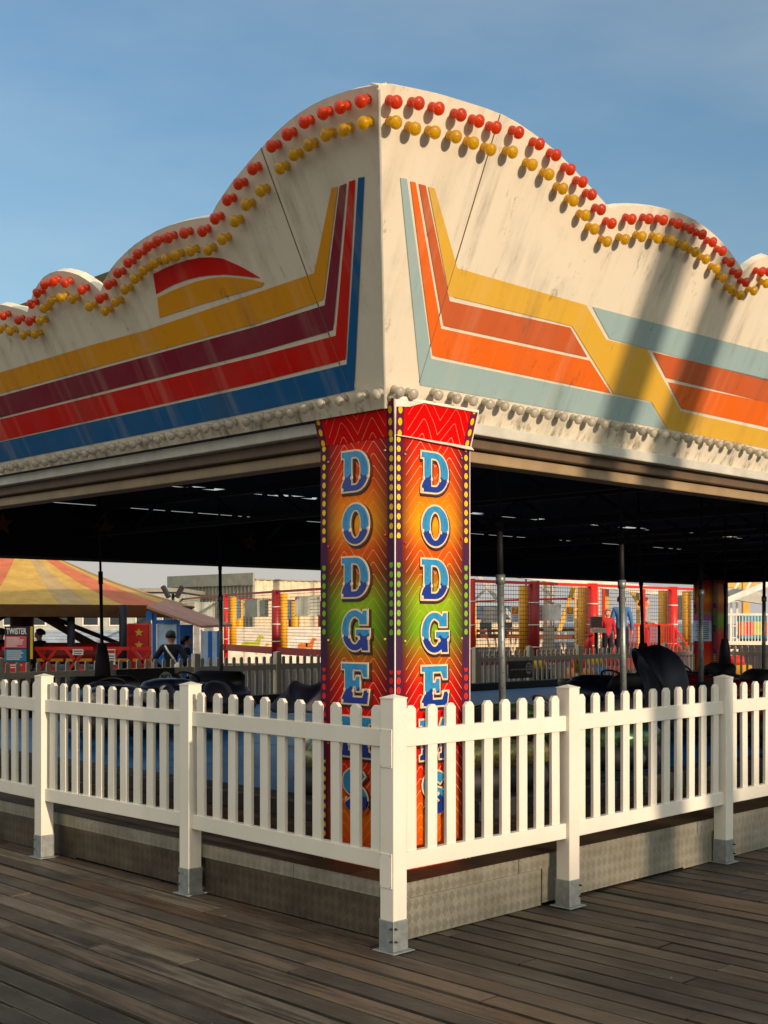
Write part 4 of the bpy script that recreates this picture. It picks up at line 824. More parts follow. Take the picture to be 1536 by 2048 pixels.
# ================================================================== PEOPLE
def person(px, pytop, Y, H, face, label, top, legs, hair, pose='stand', hairlen=.0):
    topp = P(px, pytop, Y); th = thing('person', label, 'person', V(topp.x, topp.y, topp.z - H), rad(face))
    J = {}; E = []
    def j(n, x, y, z, r): J[n] = (V(x, y, z) * H, r * H)
    sit = pose == 'sit'; hz = .52
    j('pel', 0, 0, hz, .085); j('sp1', 0, 0, .60, .082); j('sp2', 0, -.005, .70, .095); j('chest', 0, -.005, .775, .088); j('nk', 0, .0, .835, .034); j('nk2', 0, -.006, .865, .036)
    j('hd1', 0, -.012, .895, .055); j('hd2', 0, -.008, .94, .063); j('hd3', 0, 0, .978, .045)
    j('nose', 0, -.074, .912, .009)
    E += [('pel', 'sp1', 0), ('sp1', 'sp2', 0), ('sp2', 'chest', 0), ('chest', 'nk', 0), ('nk', 'nk2', 2), ('nk2', 'hd1', 2), ('hd1', 'hd2', 2), ('hd2', 'hd3', 2), ('hd1', 'nose', 2)]
    for s, t in ((-1, 'l'), (1, 'r')):
        out = .035 if pose == 'hips' else .0
        j('sh' + t, s * .10, 0, .80, .048); j('el' + t, s * (.145 + 2 * out), .01 + out, .635, .033); j('wr' + t, s * (.15 - out * .6), -.03 - (.10 if pose == 'reach' else 0), .50 + out * 1.4 + (.12 if pose == 'reach' else 0), .022); j('pm' + t, s * (.148 - out), -.045 - (.12 if pose == 'reach' else 0), .465 + out * 1.2 + (.13 if pose == 'reach' else 0), .022)
        E += [('chest', 'sh' + t, 0), ('sh' + t, 'el' + t, 0), ('el' + t, 'wr' + t, 0), ('wr' + t, 'pm' + t, 2)]
        b = J['pm' + t][0] / H
        for q in range(4): j(f'f{q}{t}', b.x + s * (.0), b.y - .016 + q * .011, b.z - .048 + .004 * abs(q - 1), .0055); E.append(('pm' + t, f'f{q}{t}', 2))
        j('th' + t, b.x - s * .012, b.y - .030, b.z - .018, .006); E.append(('pm' + t, 'th' + t, 2))
        if sit: j('hp' + t, s * .05, 0, .50, .07); j('kn' + t, s * .06, -.24, .50, .05); j('an' + t, s * .06, -.25, .26, .032); j('to' + t, s * .06, -.33, .235, .026)
        else: j('hp' + t, s * .05, 0, .485, .07); j('kn' + t, s * .055, -.005, .27, .048); j('an' + t, s * .058, .01, .045, .032); j('to' + t, s * .065, -.09, .022, .024)
        E += [('pel', 'hp' + t, 1), ('hp' + t, 'kn' + t, 1), ('kn' + t, 'an' + t, 1), ('an' + t, 'to' + t, 3)]
    names = list(J); me = bpy.data.meshes.new('body'); me.from_pydata([tuple(J[n][0]) for n in names], [(names.index(a), names.index(b)) for a, b, _ in E], [])
    o = bpy.data.objects.new('body', me); C.objects.link(o); sk = o.modifiers.new('skin', 'SKIN'); sk.use_smooth_shade = True
    for i, n in enumerate(names): d = me.skin_vertices[0].data[i]; d.radius = (J[n][1], J[n][1] * (.72 if n in ('pel', 'sp1', 'sp2', 'chest') else 1)); d.use_root = (n == 'pel')
    ss = o.modifiers.new('sub', 'SUBSURF'); ss.levels = 2
    dg = bpy.context.evaluated_depsgraph_get(); m2 = bpy.data.meshes.new_from_object(o.evaluated_get(dg)); bpy.data.objects.remove(o); bpy.data.meshes.remove(me)
    m2.name = 'body'
    for mt in (top, legs, M['skin'], M['black']): m2.materials.append(mt)
    seg = [(J[a][0], J[b][0], k, min(J[a][1], J[b][1])) for a, b, k in E]
    for f in m2.polygons:
        best = (9, 0)
        for a, b, k, r in seg:
            d = b - a; t = max(0, min(1, (f.center - a).dot(d) / d.length_squared)); q = (f.center - a - d * t).length - r * .7
            if q < best[0]: best = (q, k)
        f.material_index = best[1]; f.use_smooth = True
    body = bpy.data.objects.new('body', m2); C.objects.link(body); body.parent = th
    mb = MB(); c = V(0, .008, .948) * H; rings = []
    for i in range(8):
        t = math.pi * .02 + (math.pi * .60) * i / 7; r = .070 * H
        rings.append([c + V(r * .93 * math.sin(t) * math.cos(2 * math.pi * k / 16), r * 1.08 * math.sin(t) * math.sin(2 * math.pi * k / 16) + (.012 * H if i > 3 else 0) , r * math.cos(t) + (.0 if math.sin(2 * math.pi * k / 16) > -.4 or i < 4 else .02 * H * (i - 3))) for k in range(16)])
    mb.loft(rings)
    if hairlen: mb.tube([V(0, .055, .95) * H, V(0, .075, .90) * H, V(0, .07, .95 - hairlen) * H], [.05 * H, .055 * H, .03 * H], 10)
    mb.build('hair', hair, th, smooth=True)
    for s in (-1, 1): mb = MB(); mb.ball(V(s * .062, .0, .925) * H, .014 * H, 8, 0, (.5, 1, 1.4)); mb.build('ear', M['skin'], th, smooth=True)
    mb = MB()
    for s in (-1, 1): mb.ball(V(s * .024, -.060, .936) * H, .007 * H, 6)
    mb.box(-.018 * H, .018 * H, -.068 * H, -.060 * H, .884 * H, .889 * H); mb.build('face_features', M['ink'], th)
    return th
pp = person(342, 1263, 22.0, 1.42, 178, 'person in a navy jumper with a white bag strap, seen from behind by the kiosk', M['navy'], M['navy'], M['hairdark'], 'hips')
mb = MB(); mb.tube([V(.09, .075, 1.17), V(.03, .125, 1.08), V(-.07, .135, .95), V(-.13, .12, .84)][::-1], .018, 8); mb.build('bag_strap', M['paper'], pp, smooth=True)
mb = MB(); mb.ball(V(-.16, .12, .78), .1, 12, 0, (.9, .5, 1.1)); mb.build('shoulder_bag', M['paper'], pp, smooth=True)
person(374, 1273, 26.0, 1.40, 100, 'dark-haired person in dark clothes turned sideways inside the kiosk', M['navy'], M['black'], M['hairdark'], 'stand', .05)
RZ = 33.0
person(1243, 1192, RZ, 1.80, 170, 'person in a blue denim jacket standing on the red trampoline steps', M['denim'], M['navy'], M['hairdark'])
person(1215, 1219, RZ - .3, 1.34, 10, 'fair-haired child in a red jumper on the red trampoline steps', M['redknit'], M['navy'], M['hairblond'])
person(1291, 1196, RZ + .5, 1.74, 80, 'person with auburn hair in a grey coat leaning on the red railing', M['greycoat'], M['signpink'], M['hairred'], 'reach', .07)
person(79, 1259, 28.0, 1.55, 250, 'seated rider in dark clothes just right of the TWISTER sign', M['navy'], M['black'], M['hairdark'], 'sit')
person(2, 1258, 28.2, 1.55, 230, 'seated rider in dark clothes at the left edge, left of the TWISTER sign', M['navy'], M['black'], M['hairdark'], 'sit')

# ================================================================== TWISTER RIDE, KIOSK, BUILDINGS BEHIND
TY = 30.0; tc_ = P(44, HZ, TY); tc_.z = 0
TW = thing('twister_ride', 'round fairground ride under a faded yellow and orange striped canvas roof', 'fairground ride', tc_)
zr = HC - (1213 - HZ) / FPX * TY; za = zr + 1.45; RR = 4.15; NSEG = 36; mats = [M['tent_y'], M['tent_o'], M['tent_y'], M['tent_g'], M['tent_b'], M['tent_y']]
mb = MB(); seq = [0, 1, 1, 0, 0, 3, 0, 1, 1, 0, 4, 0]
def tr(k, t): a = 2 * math.pi * k / NSEG + .12; r = .35 + (RR - .35) * t; return V(r * math.cos(a), r * math.sin(a), za - (za - zr) * (t ** .92) - .09 * math.sin(math.pi * t))
for k in range(NSEG):
    for i in range(6): mb.face([tr(k, i / 6), tr(k, (i + 1) / 6), tr(k + 1, (i + 1) / 6), tr(k + 1, i / 6)][::-1], {0: 0, 1: 1, 3: 2, 4: 3}[seq[k % 12]])
    a, b = tr(k, 1), tr(k + 1, 1); a2 = a * .93; b2 = b * .93; a2.z = a.z - .26; b2.z = b.z - .26
    mb.face([a, a2, b2, b], 3)
mb.build('canopy', [M['tent_y'], M['tent_o'], M['tent_g'], M['tent_b']], TW)
mb = MB(); mb.tube([V(0, 0, 0), V(0, 0, za)], .28, 14); mb.build('centre_mast', plain('ride_maroon', lin((92, 34, 24)), .5), TW, smooth=True)
for k in range(8):
    a = 2 * math.pi * k / 8 + .3; mb = MB(); mb.bar(V(.3 * math.cos(a), .3 * math.sin(a), zr - .1), V(3.4 * math.cos(a), 3.4 * math.sin(a), .55), .11, .11); mb.build('ride_arm', plain('arm_brown', lin((84, 58, 36)), .6) if k == 0 else bpy.data.materials['arm_brown'], TW)
for px_ in (142, 246, -40):
    p = P(px_, HZ, TY - 3.0); mb = MB(); mb.tube([V(p.x, p.y, 0) - tc_, V(p.x, p.y, zr) - tc_], .085, 10); mb.build('canopy_post', M['tarp'], TW, smooth=True)
yb = TY - 4.3
def bp(px_, py_, Y=None): return P(px_, py_, Y or yb) - tc_
for i, x0 in enumerate((-60, 5, 70, 128, 200, 262)):
    mb = MB(); mb.bar(bp(x0, 1297), bp(x0 + 58, 1297), .05, .07); mb.bar(bp(x0 + 4, 1298), bp(x0 + 40, 1345), .09, .06); mb.bar(bp(x0 + 44, 1298), bp(x0 + 6, 1345), .09, .06); mb.build('barrier_frame', M['redp'], TW)
    mb = MB(); mb.bar(bp(x0 + 4, 1320, yb + .3), bp(x0 + 56, 1320, yb + .3), .05, .06); mb.build('step_edge', M['yellowpad'], TW)
mb = MB(); mb.box(-4.0, 4.0, -3.6, 3.6, .25, .42); mb.build('ride_deck', M['darksteel'], TW)
for k in range(3):
    c = bp((62, 150, 215)[k], 1305, TY - 1.5); mb = MB(); mb.loft([[c + q for q in sring(-.25, .75, .6)], [c + q for q in sring(.05, .8, .65)], [c + q for q in sring(.22, .7, .5)]]); mb.build('ride_car', M['redd'], TW, smooth=True)
c = P(277, 1270, TY - 2.5); SP = thing('star_panel', 'upright red panel with two gold stars left of the blue kiosk', 'panel', V(c.x, c.y, .42))
w_ = .26; zt_ = HC - (1247 - HZ) / FPX * (TY - 2.5) - .42
mb = MB(); mb.box(-w_, w_ * .95, -.05, .4, 0, zt_); mb.build('panel_board', M['redp'], SP, bevel=.03)
mb = MB()
for zz in (zt_ - .2, zt_ - .48): star(mb, V(.02, -.05, zz), V(1, 0, 0), V(0, 0, 1), .10, V(0, -1, 0), .012)
mb.build('gold_stars', M['gold'], SP)
# TWISTER sign
sy = TY - 5.0; a = P(9, 1253, sy); b = P(61, 1345, sy); SG = thing('ride_sign', 'black TWISTER sign with a pink and a blue rules panel', 'sign', V((a.x + b.x) / 2, sy, 0))
hw = (b.x - a.x) / 2
def sg(name, u0, u1, y0, y1, d, mt):
    z0 = P(0, y1, sy).z; z1 = P(0, y0, sy).z; mb = MB(); mb.box(-hw + 2 * hw * u0, -hw + 2 * hw * u1, -d, -d + .03, z0, z1); return mb.build(name, mt, SG)
sg('sign_board', 0, 1, 1253, 1338, 0.0, M['signdark']); sg('sign_edge', 1.0, 1.09, 1253, 1318, 0.02, M['warn'])
sg('rules_panel', .02, .86, 1272, 1296, .035, M['signpink']); sg('rules_panel', .02, .86, 1298, 1323, .035, M['signblue']); sg('rules_panel', .02, .86, 1325, 1345, .035, M['redp'])
mb = MB()
for y_, u1 in [(1276, .6), (1280, .75), (1284, .72), (1288, .7), (1292, .5), (1302, .68), (1306, .74), (1310, .66), (1314, .7), (1318, .6), (1330, .7), (1335, .6)]:
    z = P(0, y_, sy).z; mb.box(-hw + 2 * hw * .1, -hw + 2 * hw * u1, -.040, -.034, z - .009, z + .009)
mb.build('sign_print', M['paper'], SG)
text('sign_text', 'TWISTER', .165, M['paper'], V(-.02, -.012, P(0, 1263, sy).z), V(1, 0, 0), V(0, 0, 1), SG, bold=.005, sx=.60)
for k, px_ in enumerate((156, 222)):          # two small paper notices on the ride barrier
    c = P(px_, 1304 if k == 0 else 1312, yb - .2); th = thing('paper_notice', ['small grey notice tied to the ride barrier', 'tall white notice with a red heading on the ride barrier'][k], 'notice', c)
    mb = MB(); mb.box(-.11 if k == 0 else -.09, .11 if k == 0 else .09, -.01, 0, -.06 if k == 0 else -.18, .06 if k == 0 else .14); mb.build('notice_panel', M['paper'], th)
    mb = MB(); mb.box(-.08, .08, -.014, -.010, .06, .12) if k else mb.box(-.09, .09, -.014, -.010, .01, .03); mb.build('notice_heading', M['redp'] if k else M['ink'], th)
    mb = MB()
    for q in range(3 if k else 1): mb.box(-.07, .07, -.0135, -.010, -.12 + q * .055, -.10 + q * .055) if k else mb.box(-.08, .08, -.0135, -.01, -.035, -.02)
    mb.build('notice_print', M['ink'], th)
# kiosk
KY = 25.0; k0 = P(318, HZ, KY); k0.z = 0; KS = thing('ticket_kiosk', 'blue ticket kiosk with a big window, sloping pink roof and striped side', 'kiosk', k0)
def kp(px_, py_, dy=0.0): return P(px_, py_, KY + dy) - k0
def kbox(name, x0, x1, y0, y1, d0, d1, mt):
    a = kp(x0, y1); b = kp(x1, y0); mb = MB(); mb.box(a.x, b.x, d0, d1, a.z, b.z); return mb.build(name, mt, KS)
kbox('frame', 305, 312, 1226, 1380, 0, .1, M['kioskblue']); kbox('frame', 353.5, 358.5, 1240, 1380, 0, .1, M['kioskblue']); kbox('frame', 312.2, 353.3, 1240, 1248, 0, .1, M['kioskblue']); kbox('frame', 312.2, 353.3, 1308, 1380, 0, .1, M['kioskblue'])
kbox('window_frame', 312.4, 315, 1248.3, 1307.5, -.01, .04, M['paper']); kbox('window_frame', 350, 353.2, 1248.3, 1307.5, -.01, .04, M['kioskpale']); kbox('corner_post', 303.8, 304.9, 1225, 1380, -.02, .1, M['paper'])
kbox('window_pane', 315.2, 349.8, 1248.3, 1307.5, .02, .03, M['kioskpale'])
kbox('back_wall', 306, 358, 1250, 1380, 1.8, 1.85, M['kioskblue'])
kbox('counter', 359, 402, 1312, 1380, .2, .9, M['kioskblue'])
for i, x0 in enumerate((403.5, 416, 424.5, 434)):
    x1 = (415.8, 424.3, 433.8, 441)[i]; kbox('striped_side', x0, x1, 1262, 1380, 0, .08 + .001 * i, M['kioskpale'] if i % 2 == 0 else M['kioskblue'])
kbox('side_post', 401.5, 403.3, 1259, 1380, -.02, .08, M['paper'])
mb = MB(); q = [kp(296, 1217), kp(405, 1254), kp(441, 1255), kp(352, 1224)]
for d in (0,):
    mb.hexa([q[0] + V(0, -.15, 0), q[1] + V(0, -.15, -.02), q[1] + V(.35, 2.0, .0), q[0] + V(0, 2.0, .15)], [q[0] + V(0, -.15, .05), q[1] + V(0, -.15, .03), q[1] + V(.35, 2.0, .05), q[0] + V(0, 2.0, .2)])
mb.build('roof', M['kioskroof'], KS)
mb = MB(); a = kp(293, 1240); mb.box(a.x, a.x + .12, -.05, .1, a.z, kp(0, 1222).z); mb.build('speaker_box', M['kioskblue'], KS)
def floodlight(px_, py_, Y, label):
    c = P(px_, py_, Y); th = thing('floodlight', label, 'floodlight', V(c.x, c.y, 0)); mb = MB(); mb.tube([V(0, 0, 0), V(0, 0, c.z)], .05, 8); mb.build('lamp_post', M['darksteel'], th)
    for s in (-1, 1): mb = MB(); mb.bar(V(s * .12, -.05, c.z - .15), V(s * .22 + .1 * s, -.05, c.z + .22), .26, .14); mb.build('lamp_head', M['darksteel'], th, bevel=.02)
floodlight(346, 1186, 40.0, 'pair of dark floodlights on a post above the canvas roof'); 
# corrugated shed, arcade, hoarding
SYD = 56.0; c0 = P(510, HZ, SYD); c0.z = 0; SH = thing('corrugated_shed', 'corrugated metal shed with one grey shaded side and one cream sunlit side', 'shed', c0, YAW); zt_ = HC - (1158 - HZ) / FPX * SYD
mb = MB()
def corr(mb, a, b, z0, z1, n, out, m):
    d = (b - a) / n
    for i in range(n):
        for (t0, o0), (t1, o1) in (((0, 0), (.2, 1)), ((.2, 1), (.45, 1)), ((.45, 1), (.65, 0)), ((.65, 0), (1, 0))):
            p, q = a + d * (i + t0) + out * o0, a + d * (i + t1) + out * o1
            mb.face([p + V(0, 0, z0), q + V(0, 0, z0), q + V(0, 0, z1), p + V(0, 0, z1)], m)
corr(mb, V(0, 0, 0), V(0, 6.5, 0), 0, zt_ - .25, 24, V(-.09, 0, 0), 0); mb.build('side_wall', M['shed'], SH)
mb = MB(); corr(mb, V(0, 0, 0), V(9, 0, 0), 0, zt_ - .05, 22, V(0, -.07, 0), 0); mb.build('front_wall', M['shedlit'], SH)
mb = MB(); mb.box(-.2, -.1, -.1, 6.6, zt_ - .27, zt_ + .28); mb.build('gutter_board', M['shed'], SH)
mb = MB(); mb.hexa([V(-.1, -.15, zt_ - .04), V(9.2, -.15, zt_ - .04), V(9.2, 6.6, zt_ + .2), V(-.1, 6.6, zt_ + .2)], [V(-.1, -.15, zt_ + .02), V(9.2, -.15, zt_ + .02), V(9.2, 6.6, zt_ + .27), V(-.1, 6.6, zt_ + .27)]); mb.build('roof', M['shed'], SH)
a = P(352, HZ, 46); b = P(760, HZ, 46); th = thing('hoarding', 'long white hoarding with painted horses below the corrugated shed', 'hoarding', V(a.x, 46, 0)); L_ = b.x - a.x
for i in range(6): mb = MB(); mb.box(L_ * i / 6 + .01, L_ * (i + 1) / 6 - .01, 0, .08, 0, HC - (1254 - HZ) / FPX * 46); mb.build('hoarding_panel', M['hoard'], th)
def horse(mb, ox, oz, s, m):
    q = [(-.5, .0), (-.45, .35), (-.3, .42), (.2, .40), (.42, .75), (.62, .68), (.66, .58), (.5, .55), (.42, .2), (.40, -.1), (.32, -.1), (.30, .1), (-.22, .1), (-.30, -.1), (-.38, -.1), (-.36, .12)]
    mb.face([V(ox + x * s, -.012, oz + z * s) for x, z in q], m)
    mb.face([V(ox + x * s, -.002, oz + z * s) for x, z in q][::-1], m)
    for i in range(len(q)): a_, b_ = q[i], q[(i + 1) % len(q)]; mb.face([V(ox + a_[0] * s, -.012, oz + a_[1] * s), V(ox + a_[0] * s, -.002, oz + a_[1] * s), V(ox + b_[0] * s, -.002, oz + b_[1] * s), V(ox + b_[0] * s, -.012, oz + b_[1] * s)], m)
for px_, py_, s, mt in ((502, 1300, .75, 'lime'), (522, 1306, .5, 'yellowpad'), (612, 1300, .62, 'orangep'), (600, 1290, .7, 'paper')):
    p = P(px_, py_, 46) - V(a.x, 46, 0); mb = MB(); horse(mb, p.x, p.z, s, 0); mb.build('painted_horse', M[mt], th)
th = thing('arcade_building', 'long pale low arcade building with dark windows behind the striped canvas roof', 'building', P(-120, HZ, 52)); th.location.z = 0
x1 = P(358, HZ, 52).x - th.location.x; zt_ = HC - (1184 - HZ) / FPX * 52
mb = MB(); mb.box(0, x1, 0, 6, 0, zt_); mb.build('wall', stain('arcade_wall', (176, 178, 170)), th)
mb = MB(); mb.box(-.2, x1 + .2, -.25, 6.2, zt_ + .002, zt_ + .16); mb.build('roof', M['shed'], th)
for i in range(9):
    x = .4 + i * x1 / 9; mb = MB(); mb.box(x, x + .72, -.03, .01, 1.35, 2.1); w_o = mb.build('window', M['white'], th); mb = MB(); mb.box(x + .06, x + .66, -.034, -.03, 1.41, 2.04); mb.build('pane', M['glassd'], w_o)
mb = MB()
for k in range(8): mb.box(0, x1, -.05, -.005, .1 + k * .14, .22 + k * .14)
mb.build('cladding', stain('pale_blue_boards', (150, 168, 186)), th)

# ================================================================== TRAMPOLINE CAGE
TZ = 2.45
def yt(py): return (TZ - HC) * FPX / (HZ - py)
ctr = V(0, 30, 0); TC = thing('trampoline_cage', 'big trampoline enclosure of red steel posts with yellow pads and safety nets', 'trampolines', ctr)
def tpt(px_, pyt): Y = yt(pyt); p = P(px_, pyt, Y); return V(p.x, p.y, 0)
nodes = [tpt(352, 1202), tpt(452, 1193), tpt(552, 1186.5), tpt(700, 1178), tpt(815, 1163.5), tpt(944, 1166), tpt(1068, 1170.5), tpt(1185, 1174.5), tpt(1345, 1180.5), tpt(1392, 1182)]
for i, p in enumerate(nodes):
    if i in (3,): continue
    w_ = .28 if i in (2, 6, 7, 8) else .16; mb = MB(); mb.tube([p - ctr, p - ctr + V(0, 0, TZ + .1)], w_ / 2, 10); o = mb.build('post', M['redd'] if i in (2, 6) else M['redp'], TC, smooth=True)
    mb = MB()
    for k in range(3): mb.tube([p - ctr + V(0, 0, .9 + k * .55), p - ctr + V(0, 0, .93 + k * .55)], w_ / 2 + .012, 10)
    mb.build('strap', M['paper'], o, smooth=True)
    d = V(.22, .25, 0) if i < 4 else V(-.22, .25, 0); mb = MB(); mb.tube([p - ctr + d + V(0, 0, .5), p - ctr + d + V(0, 0, TZ)], .13, 10); mb.build('pad', M['yellowpad'], TC, smooth=True)
for i in range(len(nodes) - 1):
    a, b = nodes[i] - ctr, nodes[i + 1] - ctr; mb = MB(); mb.bar(a + V(0, 0, TZ + .05), b + V(0, 0, TZ + .05), .07); mb.build('top_beam', M['redd'] if i < 4 else M['redp'], TC)
    mb = MB(); L = (b - a).length; mb.face([a + V(0, 0, .8), b + V(0, 0, .8), b + V(0, 0, TZ), a + V(0, 0, TZ)], 0, [(0, 0), (L, 0), (L, TZ - .8), (0, TZ - .8)]); mb.build('safety_net', M['net'], TC)
    mb = MB(); mb.bar(a + V(0, .1, .62), b + V(0, .1, .62), .16, .22); mb.build('edge_pad', M['redd'], TC)
back = [(478, 1199, 48), (590, 1203, 48), (650, 1205, 47), (944, 1205, 46), (1054, 1201, 45), (1170, 1198, 44)]
for k, (px_, py_, Y) in enumerate(back):
    p = P(px_, py_, Y) - ctr; mb = MB(); mb.tube([V(p.x, p.y, .5), p], .17, 10); mb.build('pad', M['yellowpad'], TC, smooth=True)
    mb = MB(); mb.tube([V(p.x - .2, p.y + .1, 0), p + V(-.2, .1, .05)], .07, 8); mb.build('post', M['redd'], TC, smooth=True)
    if k not in (2, 5): q = P(*back[k + 1]) - ctr; mb = MB(); mb.bar(p + V(0, 0, .03), q + V(0, 0, .03), .07); mb.build('back_beam', M['redd'], TC)
def banner(x0, y0, x1, y1, Y, mt, label):
    a, b = P(x0, y1, Y), P(x1, y0, Y); th = thing('mesh_banner', label, 'banner', V(a.x, Y, a.z)); mb = MB(); n = 8; w = b.x - a.x; h = b.z - a.z
    for i in range(n):
        u0, u1 = i / n, (i + 1) / n; f = lambda u: .04 * math.sin(u * 9); mb.face([V(u0 * w, f(u0), 0), V(u1 * w, f(u1), .03 * u1), V(u1 * w, f(u1), h + .05 * u1), V(u0 * w, f(u0), h)])
    o = mb.build('banner_cloth', M[mt], th); s = o.modifiers.new('t', 'SOLIDIFY'); s.thickness = .01
    mb = MB()
    for u in (0.03, .97):
        for t in (.05, .95): mb.ball(V(u * w, -.02, t * h), .025, 6)
    mb.build('eyelet', M['galv'], th)
banner(388, 1205, 430, 1238, 44, 'vinyl', 'faded grey mesh banner nearest the floodlights'); banner(463, 1201, 482, 1238, 47, 'vinylblue', 'narrow blue banner right of the grey dodgem pole'); banner(487, 1199, 537, 1234, 40.5, 'vinyl', 'grey mesh banner just left of the dark red post'); banner(566, 1201, 582, 1239, 47, 'vinylblue', 'narrow blue banner right of the dark red post'); banner(590, 1193, 640, 1232, 37, 'vinyl', 'grey mesh banner touching the left edge of the column')
banner(962, 1214, 1012, 1246, 30, 'paper', 'white printed banner behind the leaning perforated pole'); banner(1072, 1210, 1122, 1242, 31, 'paper', 'white printed banner right of the number 7 sign'); banner(1352, 1192, 1372, 1240, 37, 'vinyl', 'pale banner left of the far rainbow column')
for px_, sn, lab in ((1030, '7', 'white trampoline sign with an orange seven, left of the thick dark red post'), (1140, '8', 'white trampoline sign with an orange eight, left of the grey brown control box')):
    c = P(px_, 1228, 29.6 if sn == '7' else 31.2); th = thing('number_sign', lab, 'sign', c)
    mb = MB(); mb.box(-.10, .10, -.01, .01, -.20, .19); mb.build('sign_board', M['paper'], th); mb = MB(); mb.box(-.075, .075, -.016, -.01, .0, .17); mb.build('number_panel', M['orangep'], th)
    text('number', sn, .17, M['gold'], V(0, -.019, .085), V(1, 0, 0), V(0, 0, 1), th, bold=.004)
    mb = MB()
    for k in range(4): mb.box(-.07, .07, -.014, -.01, -.17 + k * .04, -.155 + k * .04)
    mb.build('sign_print', M['denim'], th)
# red railing and steps
RL = thing('red_railing', 'bright red tubular railing and steps at the trampoline entrance', 'railing', V(P(1290, HZ, RZ).x, RZ, 0))
def rp_(x, y, dy=0.0): return P(x, y, RZ + dy) - RL.location
for k, (x0, x1) in enumerate(((1239, 1282), (1282, 1318), (1318, 1347))):
    mb = MB(); mb.bar(rp_(x0, 1250), rp_(x1, 1250), .05); mb.bar(rp_(x0, 1318), rp_(x1, 1318), .05)
    n = 6
    for i in range(n + 1): x = x0 + (x1 - x0) * i / n; mb.bar(rp_(x, 1250), rp_(x, 1318), .025 if i % n else .055)
    mb.build('rail_section', M['redp'], RL)
for a, b in (((1208, 1318), (1239, 1252)), ((1218, 1318), (1240, 1275)), ((1349, 1256), (1375, 1292)), ((1350, 1278), (1368, 1305))): mb = MB(); mb.bar(rp_(*a), rp_(*b), .05); mb.build('hand_rail', M['redp'], RL)
for x in (1207, 1241, 1287): mb = MB(); mb.bar(rp_(x, 1178), rp_(x, 1330), .08); mb.build('rail_post', M['redp'], RL)
mb = MB(); mb.box(rp_(1205, 0).x, rp_(1350, 0).x, -.4, 1.2, .3, HC - (1318 - HZ) / FPX * RZ); mb.build('step_platform', M['redd'], RL)
c = P(1192, 1258, 30.5); th = thing('control_box', 'grey brown control box on a shelf beside a red trampoline post', 'box', V(c.x, 30.5, 0)); w_ = .14
mb = MB(); mb.box(-w_, w_, -.1, .1, c.z + .03, c.z + .31); mb.build('box_case', plain('box_brown', lin((92, 76, 66)), .5), th, bevel=.02)
mb = MB(); mb.box(-w_ * .9, w_ * 1.6, -.14, .14, c.z - .09, c.z + .02); mb.build('shelf', M['trim'], th); mb = MB(); mb.box(-.04, .04, -.04, .04, 0, c.z - .09); mb.build('stand', M['darksteel'], th)
c = P(1177, 1292, 29); th = thing('fire_extinguisher', 'small red extinguisher below the control box', 'extinguisher', V(c.x, 29, c.z - .25)); mb = MB(); mb.lathe([(.02, 0), (.09, 0), (.09, .34), (.06, .40), (.03, .42), (.03, .46)], 14); mb.build('cylinder', M['redp'], th, smooth=True); mb = MB(); mb.bar(V(0, 0, .47), V(.1, 0, .50), .03); mb.build('lever', M['black'], th)

# ================================================================== COASTER STEELWORK, BARRIER, BOOTH (right background)
def steel(name, label, cat, org, pieces):
    th = thing(name, label, cat, org)
    for nm, mt, prs in pieces:
        mb = MB()
        for a, b, w in prs: mb.bar(a - Vector(org), b - Vector(org), w)
        mb.build(nm, M[mt], th)
    return th
c = P(1098, HZ, 45); c.z = 0; th = thing('support_mast', 'thick pale round mast of the coaster catching the sun, left of the number 8 sign', 'mast', c)
mb = MB(); mb.tube([V(0, 0, 0), V(0, 0, 8)], .20, 16); mb.build('mast_tube', M['hoard'], th, smooth=True)
mb = MB(); z = HC - (1157 - HZ) / FPX * 45; mb.box(-.05, .45, -.25, .25, z, z + .28); mb.build('mast_bracket', M['yellowst'], th); mb = MB(); mb.tube([V(0, 0, z - .2), V(0, 0, z - .1)], .26, 16); mb.build('mast_collar', M['yellowst'], th)
def lattice(px0, px1, Y, ztop, label, mt, n):
    c = P((px0 + px1) / 2, HZ, Y); c.z = 0; w = (px1 - px0) / FPX * Y; th = thing('lattice_tower', label, 'tower', c)
    for s in (-.5, .5): mb = MB(); mb.bar(V(s * w, 0, 0), V(s * w, 0, ztop), .07); mb.build('upright', M[mt], th)
    for k in range(n): z = ztop * (k + .5) / n; mb = MB(); mb.bar(V(-w / 2, 0, z), V(w / 2, 0, z), .04); mb.build('rung', M[mt], th)
lattice(1151, 1164, 44, 8, 'narrow yellow ladder tower right of the number 8 sign', 'yellowst', 22); lattice(1186, 1198, 48, 8, 'thin pale ladder tower behind the red trampoline post', 'shedlit', 20)
lattice(1462, 1474, 42, 8, 'pale ladder tower above the white barrier', 'hoard', 20); lattice(1052, 1076, 50, 8, 'dark braced scaffold tower left of the thick mast', 'darksteel', 9)
Yc = 40.0
steel('coaster_track', 'wide grey white girder crossing above the trampolines', 'girder', P(1215, 1168, Yc), [('girder', 'white', [(P(1035, 1148, Yc), P(1392, 1192, Yc), .26)]), ('brace', 'yellowst', [(P(1152, 1160, Yc + 1), P(1118, 1262, Yc + 1), .14)]), ('brace', 'yellowst', [(P(1160, 1160, Yc + 1), P(1180, 1200, Yc + 1), .12)]), ('brace', 'yellowst', [(P(1262, 1180, Yc + 1), P(1290, 1230, Yc + 1), .12)]), ('column', 'yellowst', [(P(1212, 1168, Yc + .5), P(1212, 1310, Yc + .5), .16), (P(1275, 1175, Yc + .5), P(1277, 1310, Yc + .5), .10)])])
